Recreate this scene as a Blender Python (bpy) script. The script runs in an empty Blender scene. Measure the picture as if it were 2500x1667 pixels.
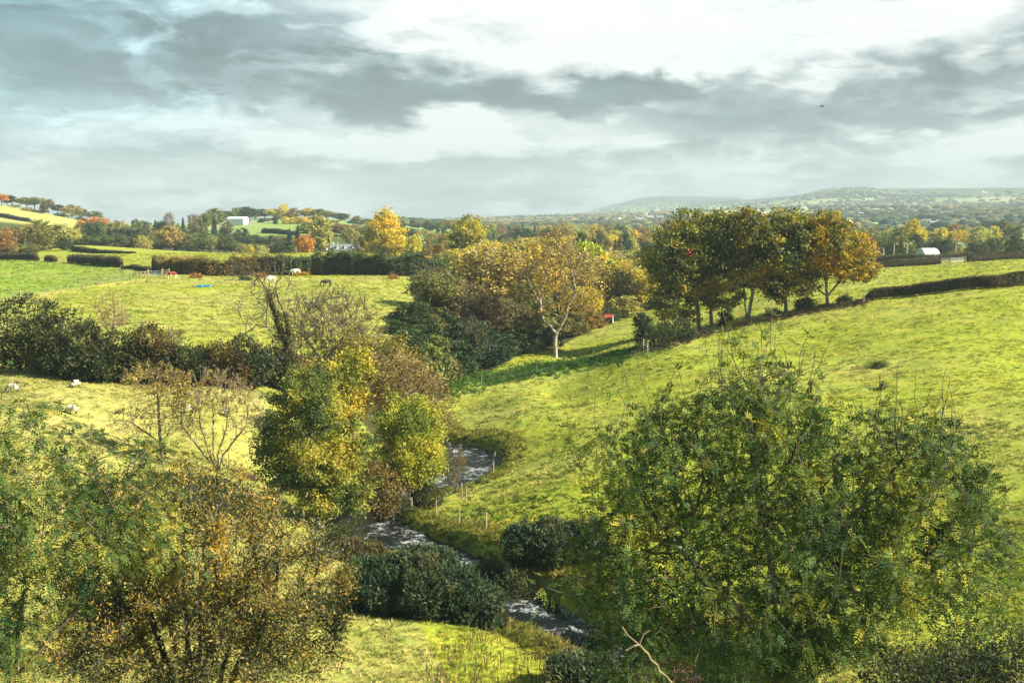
import bpy, math, random
import numpy as np
from math import radians, pi, sin, cos
random.seed(7); RNG = np.random.default_rng(11)
scene = bpy.context.scene
COL = scene.collection

# ------------------------------------------------------------------ camera
F = 2700.0; PIT = radians(6.0); CZ = 24.0            # focal length in photo pixels (2500 wide), downward pitch, eye height
cam_data = bpy.data.cameras.new('camera'); cam = bpy.data.objects.new('camera', cam_data); COL.objects.link(cam)
cam.location = (0, 0, CZ); cam.rotation_euler = (radians(90) - PIT, 0, 0)
cam_data.sensor_width = 36; cam_data.lens = 36 * F / 2500.0
cam_data.clip_start = 0.5; cam_data.clip_end = 60000
scene.camera = cam
scene.view_settings.view_transform = 'Standard'; scene.view_settings.look = 'None'
scene.view_settings.exposure = 1.95; scene.view_settings.gamma = 1.0
scene.view_settings.use_curve_mapping = False
cy = scene.cycles
cy.max_bounces = 6; cy.diffuse_bounces = 3; cy.glossy_bounces = 2; cy.transmission_bounces = 3; cy.volume_bounces = 0
cy.transparent_max_bounces = 4; cy.use_denoising = True

# ------------------------------------------------------------------ sun
SUN_EL, SUN_AZ = radians(34), radians(102)             # azimuth from +Y (into the picture) towards +X (right)
sun_data = bpy.data.lights.new('sun', 'SUN'); sun_data.energy = 5.0; sun_data.angle = radians(0.5)
sun_data.color = (1.0, 0.90, 0.72)
sun = bpy.data.objects.new('sun', sun_data); COL.objects.link(sun)
sun.rotation_euler = (radians(90) - SUN_EL, 0, pi - SUN_AZ)

# ------------------------------------------------------------------ node helpers
class NT:
    def __init__(s, tree): s.t = tree
    def n(s, kind, **kw):
        nd = s.t.nodes.new(kind)
        for k, v in kw.items():
            if k.startswith('i_'): nd.inputs[k[2:].replace('_', ' ')].default_value = v
            else: setattr(nd, k, v)
        return nd
    def link(s, a, b): s.t.links.new(a, b)
    def put(s, sock, v):
        if hasattr(v, 'is_output') or isinstance(v, bpy.types.NodeSocket): s.t.links.new(v, sock)
        else: sock.default_value = v
    def m(s, op, a, b=None, c=None):
        nd = s.t.nodes.new('ShaderNodeMath'); nd.operation = op
        s.put(nd.inputs[0], a)
        if b is not None: s.put(nd.inputs[1], b)
        if c is not None: s.put(nd.inputs[2], c)
        return nd.outputs[0]
    def mix(s, f, a, b, mode='MIX'):
        nd = s.t.nodes.new('ShaderNodeMix'); nd.data_type = 'RGBA'; nd.blend_type = mode
        s.put(nd.inputs[0], f); s.put(nd.inputs[6], a); s.put(nd.inputs[7], b)
        return nd.outputs[2]
    def noise(s, vec, scale, detail=4, rough=.55, dist=0.0):
        nd = s.t.nodes.new('ShaderNodeTexNoise'); nd.inputs['Scale'].default_value = scale
        nd.inputs['Detail'].default_value = detail; nd.inputs['Roughness'].default_value = rough
        nd.inputs['Distortion'].default_value = dist
        if vec is not None: s.t.links.new(vec, nd.inputs['Vector'])
        return nd.outputs['Fac']
    def ramp(s, f, stops):
        nd = s.t.nodes.new('ShaderNodeValToRGB'); cr = nd.color_ramp
        while len(cr.elements) < len(stops): cr.elements.new(.5)
        for e, (p, c) in zip(cr.elements, stops):
            e.position = p; e.color = (*c, 1) if len(c) == 3 else c
        s.put(nd.inputs[0], f); return nd.outputs[0]

# ------------------------------------------------------------------ world: sky with cloud layers
world = bpy.data.worlds.new('World'); scene.world = world; world.use_nodes = True
def build_world():
    t = world.node_tree; t.nodes.clear(); q = NT(t)
    sky = q.n('ShaderNodeTexSky'); sky.sky_type = 'NISHITA'; sky.sun_disc = False
    sky.sun_elevation = SUN_EL; sky.sun_rotation = SUN_AZ
    bg_sky = q.n('ShaderNodeBackground'); bg_sky.inputs[1].default_value = 0.06; q.link(sky.outputs[0], bg_sky.inputs[0])
    tc = q.n('ShaderNodeTexCoord'); nrm = q.n('ShaderNodeVectorMath', operation='NORMALIZE'); q.link(tc.outputs['Generated'], nrm.inputs[0])
    sp = q.n('ShaderNodeSeparateXYZ'); q.link(nrm.outputs[0], sp.inputs[0]); X, Y, Z = sp.outputs
    zc = q.m('ADD', q.m('MAXIMUM', Z, 0.0), 0.07)
    px, py = q.m('DIVIDE', X, zc), q.m('DIVIDE', Y, zc)
    cv = q.n('ShaderNodeCombineXYZ'); q.link(px, cv.inputs[0]); q.link(py, cv.inputs[1])
    n_big = q.noise(cv.outputs[0], 0.55, 7, .55, .4)
    n_mid = q.noise(cv.outputs[0], 1.7, 8, .6, .6)
    az, el = q.m('ARCTAN2', X, Y), q.m('ARCSINE', Z)
    # screen-free billow noise on the direction sphere (fluffy edges)
    sc = q.n('ShaderNodeVectorMath', operation='MULTIPLY'); q.link(nrm.outputs[0], sc.inputs[0]); sc.inputs[1].default_value = (1, 1, 2.3)
    n_f = q.noise(sc.outputs[0], 9.0, 9, .58, .3)
    n_g = q.noise(sc.outputs[0], 4.0, 6, .55, .5)
    da = q.m('MULTIPLY', q.m('SUBTRACT', n_g, .5), .22)
    de = q.m('ADD', q.m('MULTIPLY', q.m('SUBTRACT', n_f, .5), .085), q.m('MULTIPLY', q.m('SUBTRACT', n_g, .5), .055))
    A, E = q.m('ADD', az, da), q.m('ADD', el, de)
    val = None
    # cloud masses: photo pixel of the centre, half sizes in pixels, amount added to brightness
    for (u, v, su, sv, amp) in CLOUDS:
        a0, e0 = math.atan2((u - 1250), F), (550 - v) / F
        ga = q.m('DIVIDE', q.m('SUBTRACT', A, a0), su / F); ge = q.m('DIVIDE', q.m('SUBTRACT', E, e0), sv / F)
        r2 = q.m('ADD', q.m('POWER', q.m('ABSOLUTE', ga), 3.5), q.m('POWER', q.m('ABSOLUTE', ge), 3.5))
        g = q.m('MULTIPLY', q.m('EXPONENT', q.m('MULTIPLY', r2, -1.0)), amp)
        val = g if val is None else q.m('ADD', val, g)
    b = q.m('ADD', val, .60)
    b = q.m('ADD', b, q.m('MULTIPLY', q.m('SUBTRACT', n_big, .5), .50))
    b = q.m('ADD', b, q.m('MULTIPLY', q.m('SUBTRACT', n_mid, .5), .34))
    b = q.m('ADD', b, q.m('MULTIPLY', q.m('SUBTRACT', n_f, .5), .58))
    sc2 = q.n('ShaderNodeVectorMath', operation='MULTIPLY'); q.link(nrm.outputs[0], sc2.inputs[0]); sc2.inputs[1].default_value = (1, 1, 3.2)
    n_q = q.noise(sc2.outputs[0], 7.5, 10, .55, .35); puff = q.n('ShaderNodeMapRange', interpolation_type='SMOOTHSTEP'); q.link(n_q, puff.inputs[0]); puff.inputs[1].default_value = .47; puff.inputs[2].default_value = .56
    n_r = q.noise(sc2.outputs[0], 15.0, 10, .58, .5); puf2 = q.n('ShaderNodeMapRange', interpolation_type='SMOOTHSTEP'); q.link(n_r, puf2.inputs[0]); puf2.inputs[1].default_value = .50; puf2.inputs[2].default_value = .60
    b = q.m('ADD', b, q.m('MULTIPLY', q.m('SUBTRACT', puff.outputs[0], .5), .20)); b = q.m('ADD', b, q.m('MULTIPLY', q.m('SUBTRACT', puf2.outputs[0], .4), .16))
    n_w = q.noise(sc.outputs[0], 20.0, 9, .60, .5); n_p = q.noise(sc.outputs[0], 6.5, 3, .5, .2)
    b = q.m('ADD', b, q.m('MULTIPLY', q.m('MAXIMUM', 0.0, q.m('SUBTRACT', n_w, .54)), q.m('MULTIPLY', q.m('MAXIMUM', 0.0, q.m('SUBTRACT', n_p, .49)), 6.0)))
    b = q.m('ADD', b, q.m('MULTIPLY', q.m('SUBTRACT', n_w, .5), .45))
    b = q.m('ADD', q.m('MULTIPLY', q.m('SUBTRACT', b, .54), 1.3), .50)
    col = q.ramp(b, [(0.0, (.04, .09, .11)), (.22, (.12, .18, .185)), (.45, (.34, .415, .425)), (.64, (.64, .70, .695)), (.80, (.90, .94, .92)), (1.0, (1.22, 1.22, 1.17))])
    # the left of the sky is bluer (clear air behind thin cloud)
    left = q.m('MULTIPLY', q.m('LESS_THAN', Y, 10), q.m('MAXIMUM', 0.0, q.m('MINIMUM', 1.0, q.m('MULTIPLY', q.m('SUBTRACT', -0.10, az), 2.6))))
    hi = q.m('MAXIMUM', 0.0, q.m('MINIMUM', 1.0, q.m('MULTIPLY', q.m('SUBTRACT', el, .045), 14.0)))
    col = q.mix(q.m('MULTIPLY', left, hi), col, (.50, 1.10, 1.36, 1), 'MULTIPLY')
    bg = q.n('ShaderNodeBackground'); q.link(col, bg.inputs[0]); bg.inputs[1].default_value = 0.245
    cover = q.m('MAXIMUM', .80, q.m('MINIMUM', 1.0, q.m('ADD', .62, q.m('MULTIPLY', n_mid, .7))))
    ms = q.n('ShaderNodeMixShader'); q.put(ms.inputs[0], cover); q.link(bg_sky.outputs[0], ms.inputs[1]); q.link(bg.outputs[0], ms.inputs[2])
    world.cycles.sampling_method = 'MANUAL'; world.cycles.sample_map_resolution = 512
    out = q.n('ShaderNodeOutputWorld'); q.link(ms.outputs[0], out.inputs[0])
CLOUDS = [ # u, v, su, sv, amount
 (1580, 10, 860, 168, .46), (1350, 70, 480, 90, .08), (2450, 60, 260, 100, .12), (1800, 130, 420, 60, .2),
 (150, 205, 660, 66, -.16), (780, 215, 520, 62, -.28), (1300, 235, 460, 40, -.42), (1750, 212, 220, 24, -.12),
 (120, 50, 420, 70, -.14), (560, 120, 260, 50, -.10), (2020, 300, 430, 70, -.22), (2420, 200, 170, 60, -.26), (1660, 370, 170, 24, -.16), (2100, 372, 260, 20, -.12),
 (520, 335, 800, 50, .24), (1200, 330, 460, 50, .22), (2380, 365, 330, 34, .34), (1900, 408, 400, 24, .2), (260, 440, 460, 40, .20), (1250, 490, 1700, 60, .16), (650, 400, 500, 26, -.04),
]
build_world()

# ------------------------------------------------------------------ object helpers
def tag(o, label=None, cat=None, group=None, kind=None):
    if label: o['label'] = label
    if cat: o['category'] = cat
    if group: o['group'] = group
    if kind: o['kind'] = kind
    return o
def empty(name, loc, rz=0.0):
    o = bpy.data.objects.new(name, None); COL.objects.link(o); o.location = loc; o.rotation_euler = (0, 0, rz)
    o.empty_display_size = .5; return o
def thing(name, loc, label, cat, group=None, rz=0.0): return tag(empty(name, loc, rz), label, cat, group)
def link(name, me, parent=None, loc=None):
    o = bpy.data.objects.new(name, me); COL.objects.link(o)
    if parent is not None: o.parent = parent
    if loc is not None: o.location = loc
    return o
def mesh_arr(name, V, Q, mat, col=None, smooth=False):
    """mesh from float verts and an int array of quads (or tris); col = one linear colour per face"""
    V = np.asarray(V, np.float32); Q = np.asarray(Q, np.int32); k = Q.shape[1]
    me = bpy.data.meshes.new(name); me.vertices.add(len(V)); me.vertices.foreach_set('co', V.ravel())
    me.loops.add(Q.size); me.loops.foreach_set('vertex_index', Q.ravel())
    me.polygons.add(len(Q)); me.polygons.foreach_set('loop_start', np.arange(0, Q.size, k, dtype=np.int32))
    if smooth: me.polygons.foreach_set('use_smooth', np.ones(len(Q), bool))
    me.update(calc_edges=True)
    if col is not None:
        at = me.attributes.new('col', 'FLOAT_COLOR', 'FACE')
        c = np.ones((len(Q), 4), np.float32); c[:, :3] = col; at.data.foreach_set('color', c.ravel())
    if mat: me.materials.append(mat)
    return me
class MB:
    """collects boxes, tubes and lathes for one mesh"""
    def __init__(s): s.v = []; s.f = []
    def box(s, c, d, R=None):
        c = np.array(c, float); d = np.array(d, float) / 2; o = len(s.v)
        for k in range(8):
            p = np.array([d[0] * (1 if k & 1 else -1), d[1] * (1 if k & 2 else -1), d[2] * (1 if k & 4 else -1)])
            s.v.append(tuple((R @ p if R is not None else p) + c))
        for f in ((0, 2, 3, 1), (4, 5, 7, 6), (0, 1, 5, 4), (2, 6, 7, 3), (0, 4, 6, 2), (1, 3, 7, 5)): s.f.append(tuple(o + i for i in f))
        return s
    def tube(s, a, b, r0, r1=None, n=6, caps=True):
        a = np.array(a, float); b = np.array(b, float); r1 = r0 if r1 is None else r1
        d = b - a; d /= np.linalg.norm(d) + 1e-9; h = np.array([0, 0, 1.]) if abs(d[2]) < .9 else np.array([1., 0, 0])
        e = np.cross(d, h); e /= np.linalg.norm(e); g = np.cross(d, e); o = len(s.v)
        for p, r in ((a, r0), (b, r1)):
            for k in range(n):
                t = 2 * pi * k / n; s.v.append(tuple(p + r * (cos(t) * e + sin(t) * g)))
        for k in range(n): s.f.append((o + k, o + (k + 1) % n, o + n + (k + 1) % n, o + n + k))
        if caps: s.f.append(tuple(o + k for k in range(n))[::-1]); s.f.append(tuple(o + n + k for k in range(n)))
        return s
    def prism(s, prof, p0, ax, L, up=(0, 0, 1)):
        """extrude a 2D profile (across, up) along ax for length L from p0"""
        ax = np.array(ax, float); ax /= np.linalg.norm(ax); up = np.array(up, float); ac = np.cross(ax, up); o = len(s.v); n = len(prof)
        for k in (0, L):
            for a, b in prof: s.v.append(tuple(np.array(p0, float) + ac * a + up * b + ax * k))
        for k in range(n): s.f.append((o + k, o + (k + 1) % n, o + n + (k + 1) % n, o + n + k))
        s.f.append(tuple(o + k for k in range(n))); s.f.append(tuple(o + n + k for k in range(n))[::-1])
        return s
    def build(s, name, mat, parent=None, loc=None, smooth=False):
        me = bpy.data.meshes.new(name); me.from_pydata([tuple(map(float, p)) for p in s.v], [], s.f); me.materials.append(mat)
        if smooth:
            for p in me.polygons: p.use_smooth = True
        return link(name, me, parent, loc)

# ------------------------------------------------------------------ numpy value noise
def _hash(*ijk):
    h = np.zeros_like(ijk[0], dtype=np.uint64)
    for k, c in zip((374761393, 668265263, 2246822519), ijk): h = h + (c.astype(np.int64).astype(np.uint64)) * np.uint64(k)
    h = (h ^ (h >> np.uint64(13))) * np.uint64(1274126177); h = h ^ (h >> np.uint64(16))
    return (h & np.uint64(0xffffff)).astype(np.float64) / 0xffffff
def noise2(x, y):
    xi, yi = np.floor(x), np.floor(y); fx, fy = x - xi, y - yi; fx = fx * fx * (3 - 2 * fx); fy = fy * fy * (3 - 2 * fy)
    return (_hash(xi, yi) * (1 - fx) + _hash(xi + 1, yi) * fx) * (1 - fy) + (_hash(xi, yi + 1) * (1 - fx) + _hash(xi + 1, yi + 1) * fx) * fy
def noise3(p):
    pi_ = np.floor(p); f = p - pi_; f = f * f * (3 - 2 * f); o = 0
    for dx in (0, 1):
        for dy in (0, 1):
            for dz in (0, 1):
                w = (f[:, 0] if dx else 1 - f[:, 0]) * (f[:, 1] if dy else 1 - f[:, 1]) * (f[:, 2] if dz else 1 - f[:, 2])
                o = o + w * _hash(pi_[:, 0] + dx, pi_[:, 1] + dy, pi_[:, 2] + dz)
    return o
def fbm2(x, y, o=3):
    s = 0; a = .5; t = 0
    for k in range(o): s = s + a * noise2(x * 2 ** k + 17.3 * k, y * 2 ** k + 5.1 * k); t += a; a *= .5
    return s / t
def sstep(a, b, x): t = np.clip((x - a) / (b - a), 0, 1); return t * t * (3 - 2 * t)

# ------------------------------------------------------------------ terrain heights
def ray(u, v):
    a = (u - 1250.0) / F; b = (833.5 - v) / F
    return (a, math.cos(PIT) + b * math.sin(PIT), -math.sin(PIT) + b * math.cos(PIT))
def W(u, v, Y): d = ray(u, v); t = Y / d[1]; return (d[0] * t, Y, CZ + d[2] * t)
def G(u, v, z): d = ray(u, v); t = (z - CZ) / d[2]; return (d[0] * t, d[1] * t, z)
CP=[W(*p) for p in [
 (640,955,115),(555,1007,103),(30,955,100),(0,905,115),(175,1005,95),(183,942,105),(600,1100,95),(300,1150,87),(100,1400,60),
 (0,1667,50),(500,1667,51),(800,1350,78),(640,1200,89),
 (1100,935,150),(1300,1100,107),(1400,1250,82),(1300,960,135),(1600,1000,115),(2000,1000,108),(2500,1000,100),
 (2500,1300,72),(2000,1300,76),(2450,1500,60),(1900,1667,52),(2500,1667,50),
 (1600,850,155),(1500,865,158),(1725,810,172),(1825,785,172),(1918,768,172),(2020,752,172),(2110,735,175),(2500,698,170),(2300,715,172),
 (2000,900,130),(2500,900,120),(2500,800,140),(2000,830,150),(2250,800,145),(1800,900,132),(1300,900,158),(1355,875,165),(1485,792,215),
 (1200,905,160),(1420,805,205),(1600,765,230),(1700,740,240),(1850,700,255),(1950,674,270),(2147,654,275),(2500,633,280),(2250,690,215),
 (1700,770,200),(1950,720,205),(2500,660,215),
 (500,870,125),(300,925,112),(0,740,180),(300,780,160),(600,780,165),(900,780,165),(1000,770,170),(795,692,215),(720,667,240),(405,672,231),
 (980,735,185),(1050,680,230),(48,715,200),(0,640,300),(300,660,255),(1000,665,245),
 (188,600,405),(300,606,392),(409,612,380),(80,606,400),(230,622,330),(700,625,300),(450,640,265),(900,625,290),(573,619,365),(777,624,352),(800,617,340),(100,620,370),
 (600,549,800),(700,565,620),(650,552,760),(700,530,1000),(900,545,1100),
 (0,515,720),(75,530,700),(0,560,600),(150,540,700),(250,550,750),(0,500,850),
 (2200,548,1300),(2200,520,2200),(2500,500,3000),(2200,490,3800),(2400,462,6500),(2000,480,5000),(1950,471,7000),(1700,500,6000),
 (1750,487,8000),(1580,490,8000),(1450,515,7500),(1300,535,6000),(1100,548,5000),(1600,520,3500),(1600,540,1800),(1200,546,2000),(1800,505,4500),
 (600,549,4000),(0,549,4000),(2700,461,6500),(2700,640,280),(2700,850,130)]]
CP+=[G(u,v,z) for u,v,z in [(850,1500,1.7),(850,1667,1.8),(1100,1667,1.7),(1100,1540,1.5),(1250,1600,.5),(780,1295,1.0),(650,1300,1.8),
  (1100,1250,.6),(1187,1302,.8),(1100,1212,.4),(1204,1100,.9),(1150,1068,.9),(1260,1150,1.1),(1180,1190,.7),(1500,1450,1.2),(1300,1380,1.0),(950,1200,.5),(1600,1600,.3)]]
# x,y,z directly
CP+=[(0,-100,10),(-100,-100,10),(100,-100,12),(0,0,3),(-60,0,6),(60,0,7),(-60,50,5),(-100,100,10.5),(-140,180,13),(-220,300,15),(70,50,5),(100,100,11),(160,180,16),
 (-100,420,12),(-75,460,8.5),(-190,520,13),(-150,500,12),(-110,480,11),(-60,500,9),(-30,470,9),(-120,560,13),(-180,600,15),(-230,640,18),(0,330,8),(0,420,5),(30,260,5),(10,210,3.6),(100,330,12.5),(140,400,8),(60,400,6),(180,520,8),(100,520,4),(0,560,6),(0,800,12),(200,800,8),(300,1000,14),(-60,620,12),
 (10,175,3.2),(5,140,1.6),(-8,125,1.2),(-250,400,15),(-240,500,15),
 (-300,1000,23.5),(-430,1000,23),(-600,1500,22),(-380,1400,23),(-280,900,22.5),(-2000,4000,28),(-800,1500,30),(-500,900,40),(3000,9500,120),(1000,9500,80),(6000,9500,200),(-3000,9500,30),(0,9500,20),(0,7000,24)]
CP=np.array(CP)
def warp(x,y): 
    s=np.sqrt((y+40)**2+50**2); return np.stack([2.2*x/s, np.log(s)*1.0],-1)
def _phi(r): return np.where(r>1e-9, r*r*np.log(np.maximum(r,1e-9)),0)
_P=warp(CP[:,0],CP[:,1]); _N=len(CP)
_K=_phi(np.linalg.norm(_P[:,None]-_P[None],axis=-1))+np.eye(_N)*1e-4
_A=np.zeros((_N+3,_N+3)); _A[:_N,:_N]=_K; _A[:_N,_N]=1; _A[:_N,_N+1:]=_P; _A[_N,:_N]=1; _A[_N+1:,:_N]=_P.T
# fit z scaled: divide by distance scale to limit wiggle
def sc(y): return np.maximum(60,y)
_w=np.linalg.solve(_A,np.r_[(CP[:,2]-CZ)/sc(CP[:,1]),0,0,0])
def base(x,y):
    x=np.asarray(x,float);y=np.asarray(y,float); sh=x.shape; p=warp(x.ravel(),y.ravel()); out=np.empty(len(p))
    for i in range(0,len(p),20000):
        q=p[i:i+20000]; r=np.sqrt(((q[:,None]-_P[None])**2).sum(-1))
        out[i:i+20000]=_phi(r)@_w[:_N]+_w[_N]+q@_w[_N+1:]
    return out.reshape(sh)*sc(y)+CZ
# the stream: centre line (photo pixels on the water level), half width
_sp = [(-5, 200, 4.2, 1.5), (-8, 165, 2.6, 1.6), (-11, 145, 1.3, 1.7), (-12, 130, .5, 1.8)] + \
      [(*G(u, v, z), w) for u, v, z, w in [(1040, 1080, .2, 2.0), (1100, 1093, .08, 2.1), (1150, 1108, 0, 2.2), (1160, 1138, 0, 2.3), (1115, 1168, 0, 2.4), (1060, 1190, -.05, 2.4), (985, 1196, -.07, 2.3), (915, 1225, -.1, 2.3),
        (892, 1268, -.15, 2.4), (925, 1304, -.2, 2.7), (1000, 1335, -.22, 2.3), (1070, 1356, -.25, 2.0), (1130, 1385, -.3, 1.7), (1205, 1425, -.35, 2.0), (1262, 1478, -.4, 2.2), (1345, 1530, -.5, 2.2), (1440, 1580, -.6, 2.2), (1540, 1630, -.7, 1.8), (1700, 1720, -.9, 1.9)]] + [(20, 30, -1.2, 2), (40, 0, -1.4, 2), (80, -60, -1.6, 2)]
def _cr(P, n=6):
    P = np.array(P, float); Q = np.vstack([2 * P[0] - P[1], P, 2 * P[-1] - P[-2]]); out = []
    for i in range(1, len(Q) - 2):
        for t in np.arange(n) / n:
            a, b, c, d = Q[i - 1], Q[i], Q[i + 1], Q[i + 2]
            out.append(.5 * ((2 * b) + (c - a) * t + (2 * a - 5 * b + 4 * c - d) * t * t + (3 * b - a - 3 * c + d) * t ** 3))
    out.append(P[-1]); return np.array(out)
STREAM = _cr(_sp)
def near_line(x, y, L):
    """distance to polyline L (n,>=2) and interpolated extra columns"""
    x = np.asarray(x, float).ravel(); y = np.asarray(y, float).ravel(); best = np.full(len(x), 1e9); ex = np.zeros((len(x), L.shape[1] - 2))
    for a, b in zip(L[:-1], L[1:]):
        d = b[:2] - a[:2]; t = np.clip(((x - a[0]) * d[0] + (y - a[1]) * d[1]) / (d @ d + 1e-9), 0, 1)
        r = np.hypot(x - a[0] - t * d[0], y - a[1] - t * d[1]); m = r < best
        best[m] = r[m]
        if L.shape[1] > 2: ex[m] = a[2:] + t[m, None] * (b[2:] - a[2:])
    return best, ex
def height(x, y, micro=True):
    x = np.atleast_1d(np.asarray(x, float)); y = np.atleast_1d(np.asarray(y, float)); sh = x.shape; x = x.ravel(); y = y.ravel()
    z = base(x, y)
    if micro:
        n = y < 420; xn, yn = x[n], y[n]; k = 1 - sstep(250, 420, yn)
        z[n] += k * ((fbm2(xn / 9, yn / 9, 2) - .5) * .7 + (fbm2(xn / 2.3 + 9, yn / 1.7, 2) - .5) * .17 + (noise2(xn / .7, yn / .6) - .5) * .09)
        uu = 1250 + F * x / np.maximum(y, 1); fr = sstep(5600, 6600, y); z = z - fr * (52 * np.exp(-((uu - 1885) / 75) ** 2) - 22 * np.exp(-((uu - 1590) / 95) ** 2) - 18 * np.exp(-((uu - 2015) / 60) ** 2)) + 34 * np.exp(-((uu - 2060) / 130) ** 2 - ((y - 4600) / 550) ** 2)
        m = y > 900; z[m] += (fbm2(x[m] / 700, y[m] / 700, 4) - .5) * 26 * sstep(900, 2500, y[m])
    m = (y < 215) & (y > -80) & (np.abs(x) < 110)
    if m.any():
        d, e = near_line(x[m], y[m], STREAM); zw, hw = e[:, 0], e[:, 1]
        wob = (noise2(x[m] / 1.6, y[m] / 1.6) - .5) * 1.0
        t = sstep(0, 1.0, (d - hw * .95 + wob * .6) / 1.3)
        zz = z[m]; lift = np.maximum(zz, zw + .25 + .25 * noise2(x[m] / 3, y[m] / 3))        # banks stand above the water
        near = 1 - sstep(2, 9, d - hw); zz = zz * (1 - near) + lift * near
        z[m] = np.where(d < hw + 4, (zw - .45) * (1 - t) + zz * t, zz)
    for (cx, cyy, r, dp) in HOLLOWS:
        d = np.hypot((x - cx) / r[0], (y - cyy) / r[1]); z -= dp * (1 - sstep(.3, 1.0, d)) ; z += .35 * dp * np.exp(-((d - 1.15) / .2) ** 2) * (y > cyy)
    z = z + BANKS(x, y)
    return z.reshape(sh)
HOLLOWS = []; _bank_lines = []
def BANKS(x, y):
    z = 0
    for L, wd, h in _bank_lines:
        lo, hi = L.min(0) - 8, L.max(0) + 8; m = (x > lo[0]) & (x < hi[0]) & (y > lo[1]) & (y < hi[1]); o = np.zeros_like(x)
        if m.any():
            d, _ = near_line(x[m], y[m], L[:, :2]); o[m] = h * np.exp(-(d / wd) ** 2) * (.7 + .6 * noise2(x[m] / 2, y[m] / 2))
        z = z + o
    return z
_YS = np.exp(np.linspace(np.log(22), np.log(9200), 900))
def hit(u, v):
    """point of the terrain seen at photo pixel (u, v)"""
    d = ray(u, v); x = _YS * d[0] / d[1]; zr = CZ + _YS * d[2] / d[1]; h = base(x, _YS)
    k = np.argmax(zr < h); k = max(k, 1); a, b = zr[k - 1] - h[k - 1], zr[k] - h[k]; t = a / (a - b + 1e-12)
    Y = _YS[k - 1] + t * (_YS[k] - _YS[k - 1]); X = Y * d[0] / d[1]
    return (X, Y, float(height(X, Y)[0]))
def gz(x, y): return float(height(x, y)[0])
def at(u, Y):
    x = (u - 1250) / F * Y; z = gz(x, Y)          # depth along the lens axis is a little more than Y; refine once
    c = Y * cos(PIT) - (z - CZ) * sin(PIT); x = (u - 1250) / F * c
    return (x, Y, gz(x, Y))
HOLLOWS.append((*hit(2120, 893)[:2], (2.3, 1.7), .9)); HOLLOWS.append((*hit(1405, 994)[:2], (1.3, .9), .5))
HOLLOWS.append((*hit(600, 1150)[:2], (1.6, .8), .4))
def line_px(pts): return np.array([hit(u, v)[:2] for u, v in pts])
BEECH_LINE = line_px([(1560, 862), (1640, 843), (1730, 817), (1823, 793), (1920, 775), (2020, 757), (2110, 742)])
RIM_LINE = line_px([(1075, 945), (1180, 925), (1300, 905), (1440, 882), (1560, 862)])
_bank_lines.append((BEECH_LINE, 1.1, .55)); _bank_lines.append((RIM_LINE, 1.6, .35))

# ------------------------------------------------------------------ ground colours (sward albedo, with rim shade and far haze painted in)
def poly_px(p): return line_px(p)
def inside(x, y, P):
    r = np.zeros(x.shape, bool); n = len(P)
    for i in range(n):
        (x1, y1), (x2, y2) = P[i], P[(i + 1) % n]
        c = ((y1 > y) != (y2 > y)) & (x < (x2 - x1) * (y - y1) / (y2 - y1 + 1e-12) + x1); r ^= c
    return r
POLY_SHEEP = np.vstack([line_px([(640, 957), (-60, 900)]), [(-120, 100), (-120, 20), (0, 20)], line_px([(1100, 1660), (1020, 1520), (800, 1330), (700, 1300), (700, 1100)])])
POLY_MID = np.vstack([line_px([(640, 950), (-60, 895), (-60, 740), (0, 732), (345, 683), (400, 668), (560, 672), (1040, 690), (1010, 780), (880, 890)])])
POLY_LFENCE = line_px([(-60, 740), (0, 732), (345, 683), (395, 666), (300, 652), (0, 634), (-60, 633)])
LINE_FENCE = line_px([(-60, 742), (0, 732), (180, 706), (345, 684)])
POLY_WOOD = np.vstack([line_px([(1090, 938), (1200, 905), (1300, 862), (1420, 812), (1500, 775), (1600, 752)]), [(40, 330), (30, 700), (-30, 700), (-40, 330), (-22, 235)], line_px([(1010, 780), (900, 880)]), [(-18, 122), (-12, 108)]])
POLY_LWOOD = np.array([(-400, 452), (-160, 455), (-100, 440), (-60, 420), (0, 400), (0, 640), (-120, 640), (-200, 700), (-420, 660)])
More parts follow.
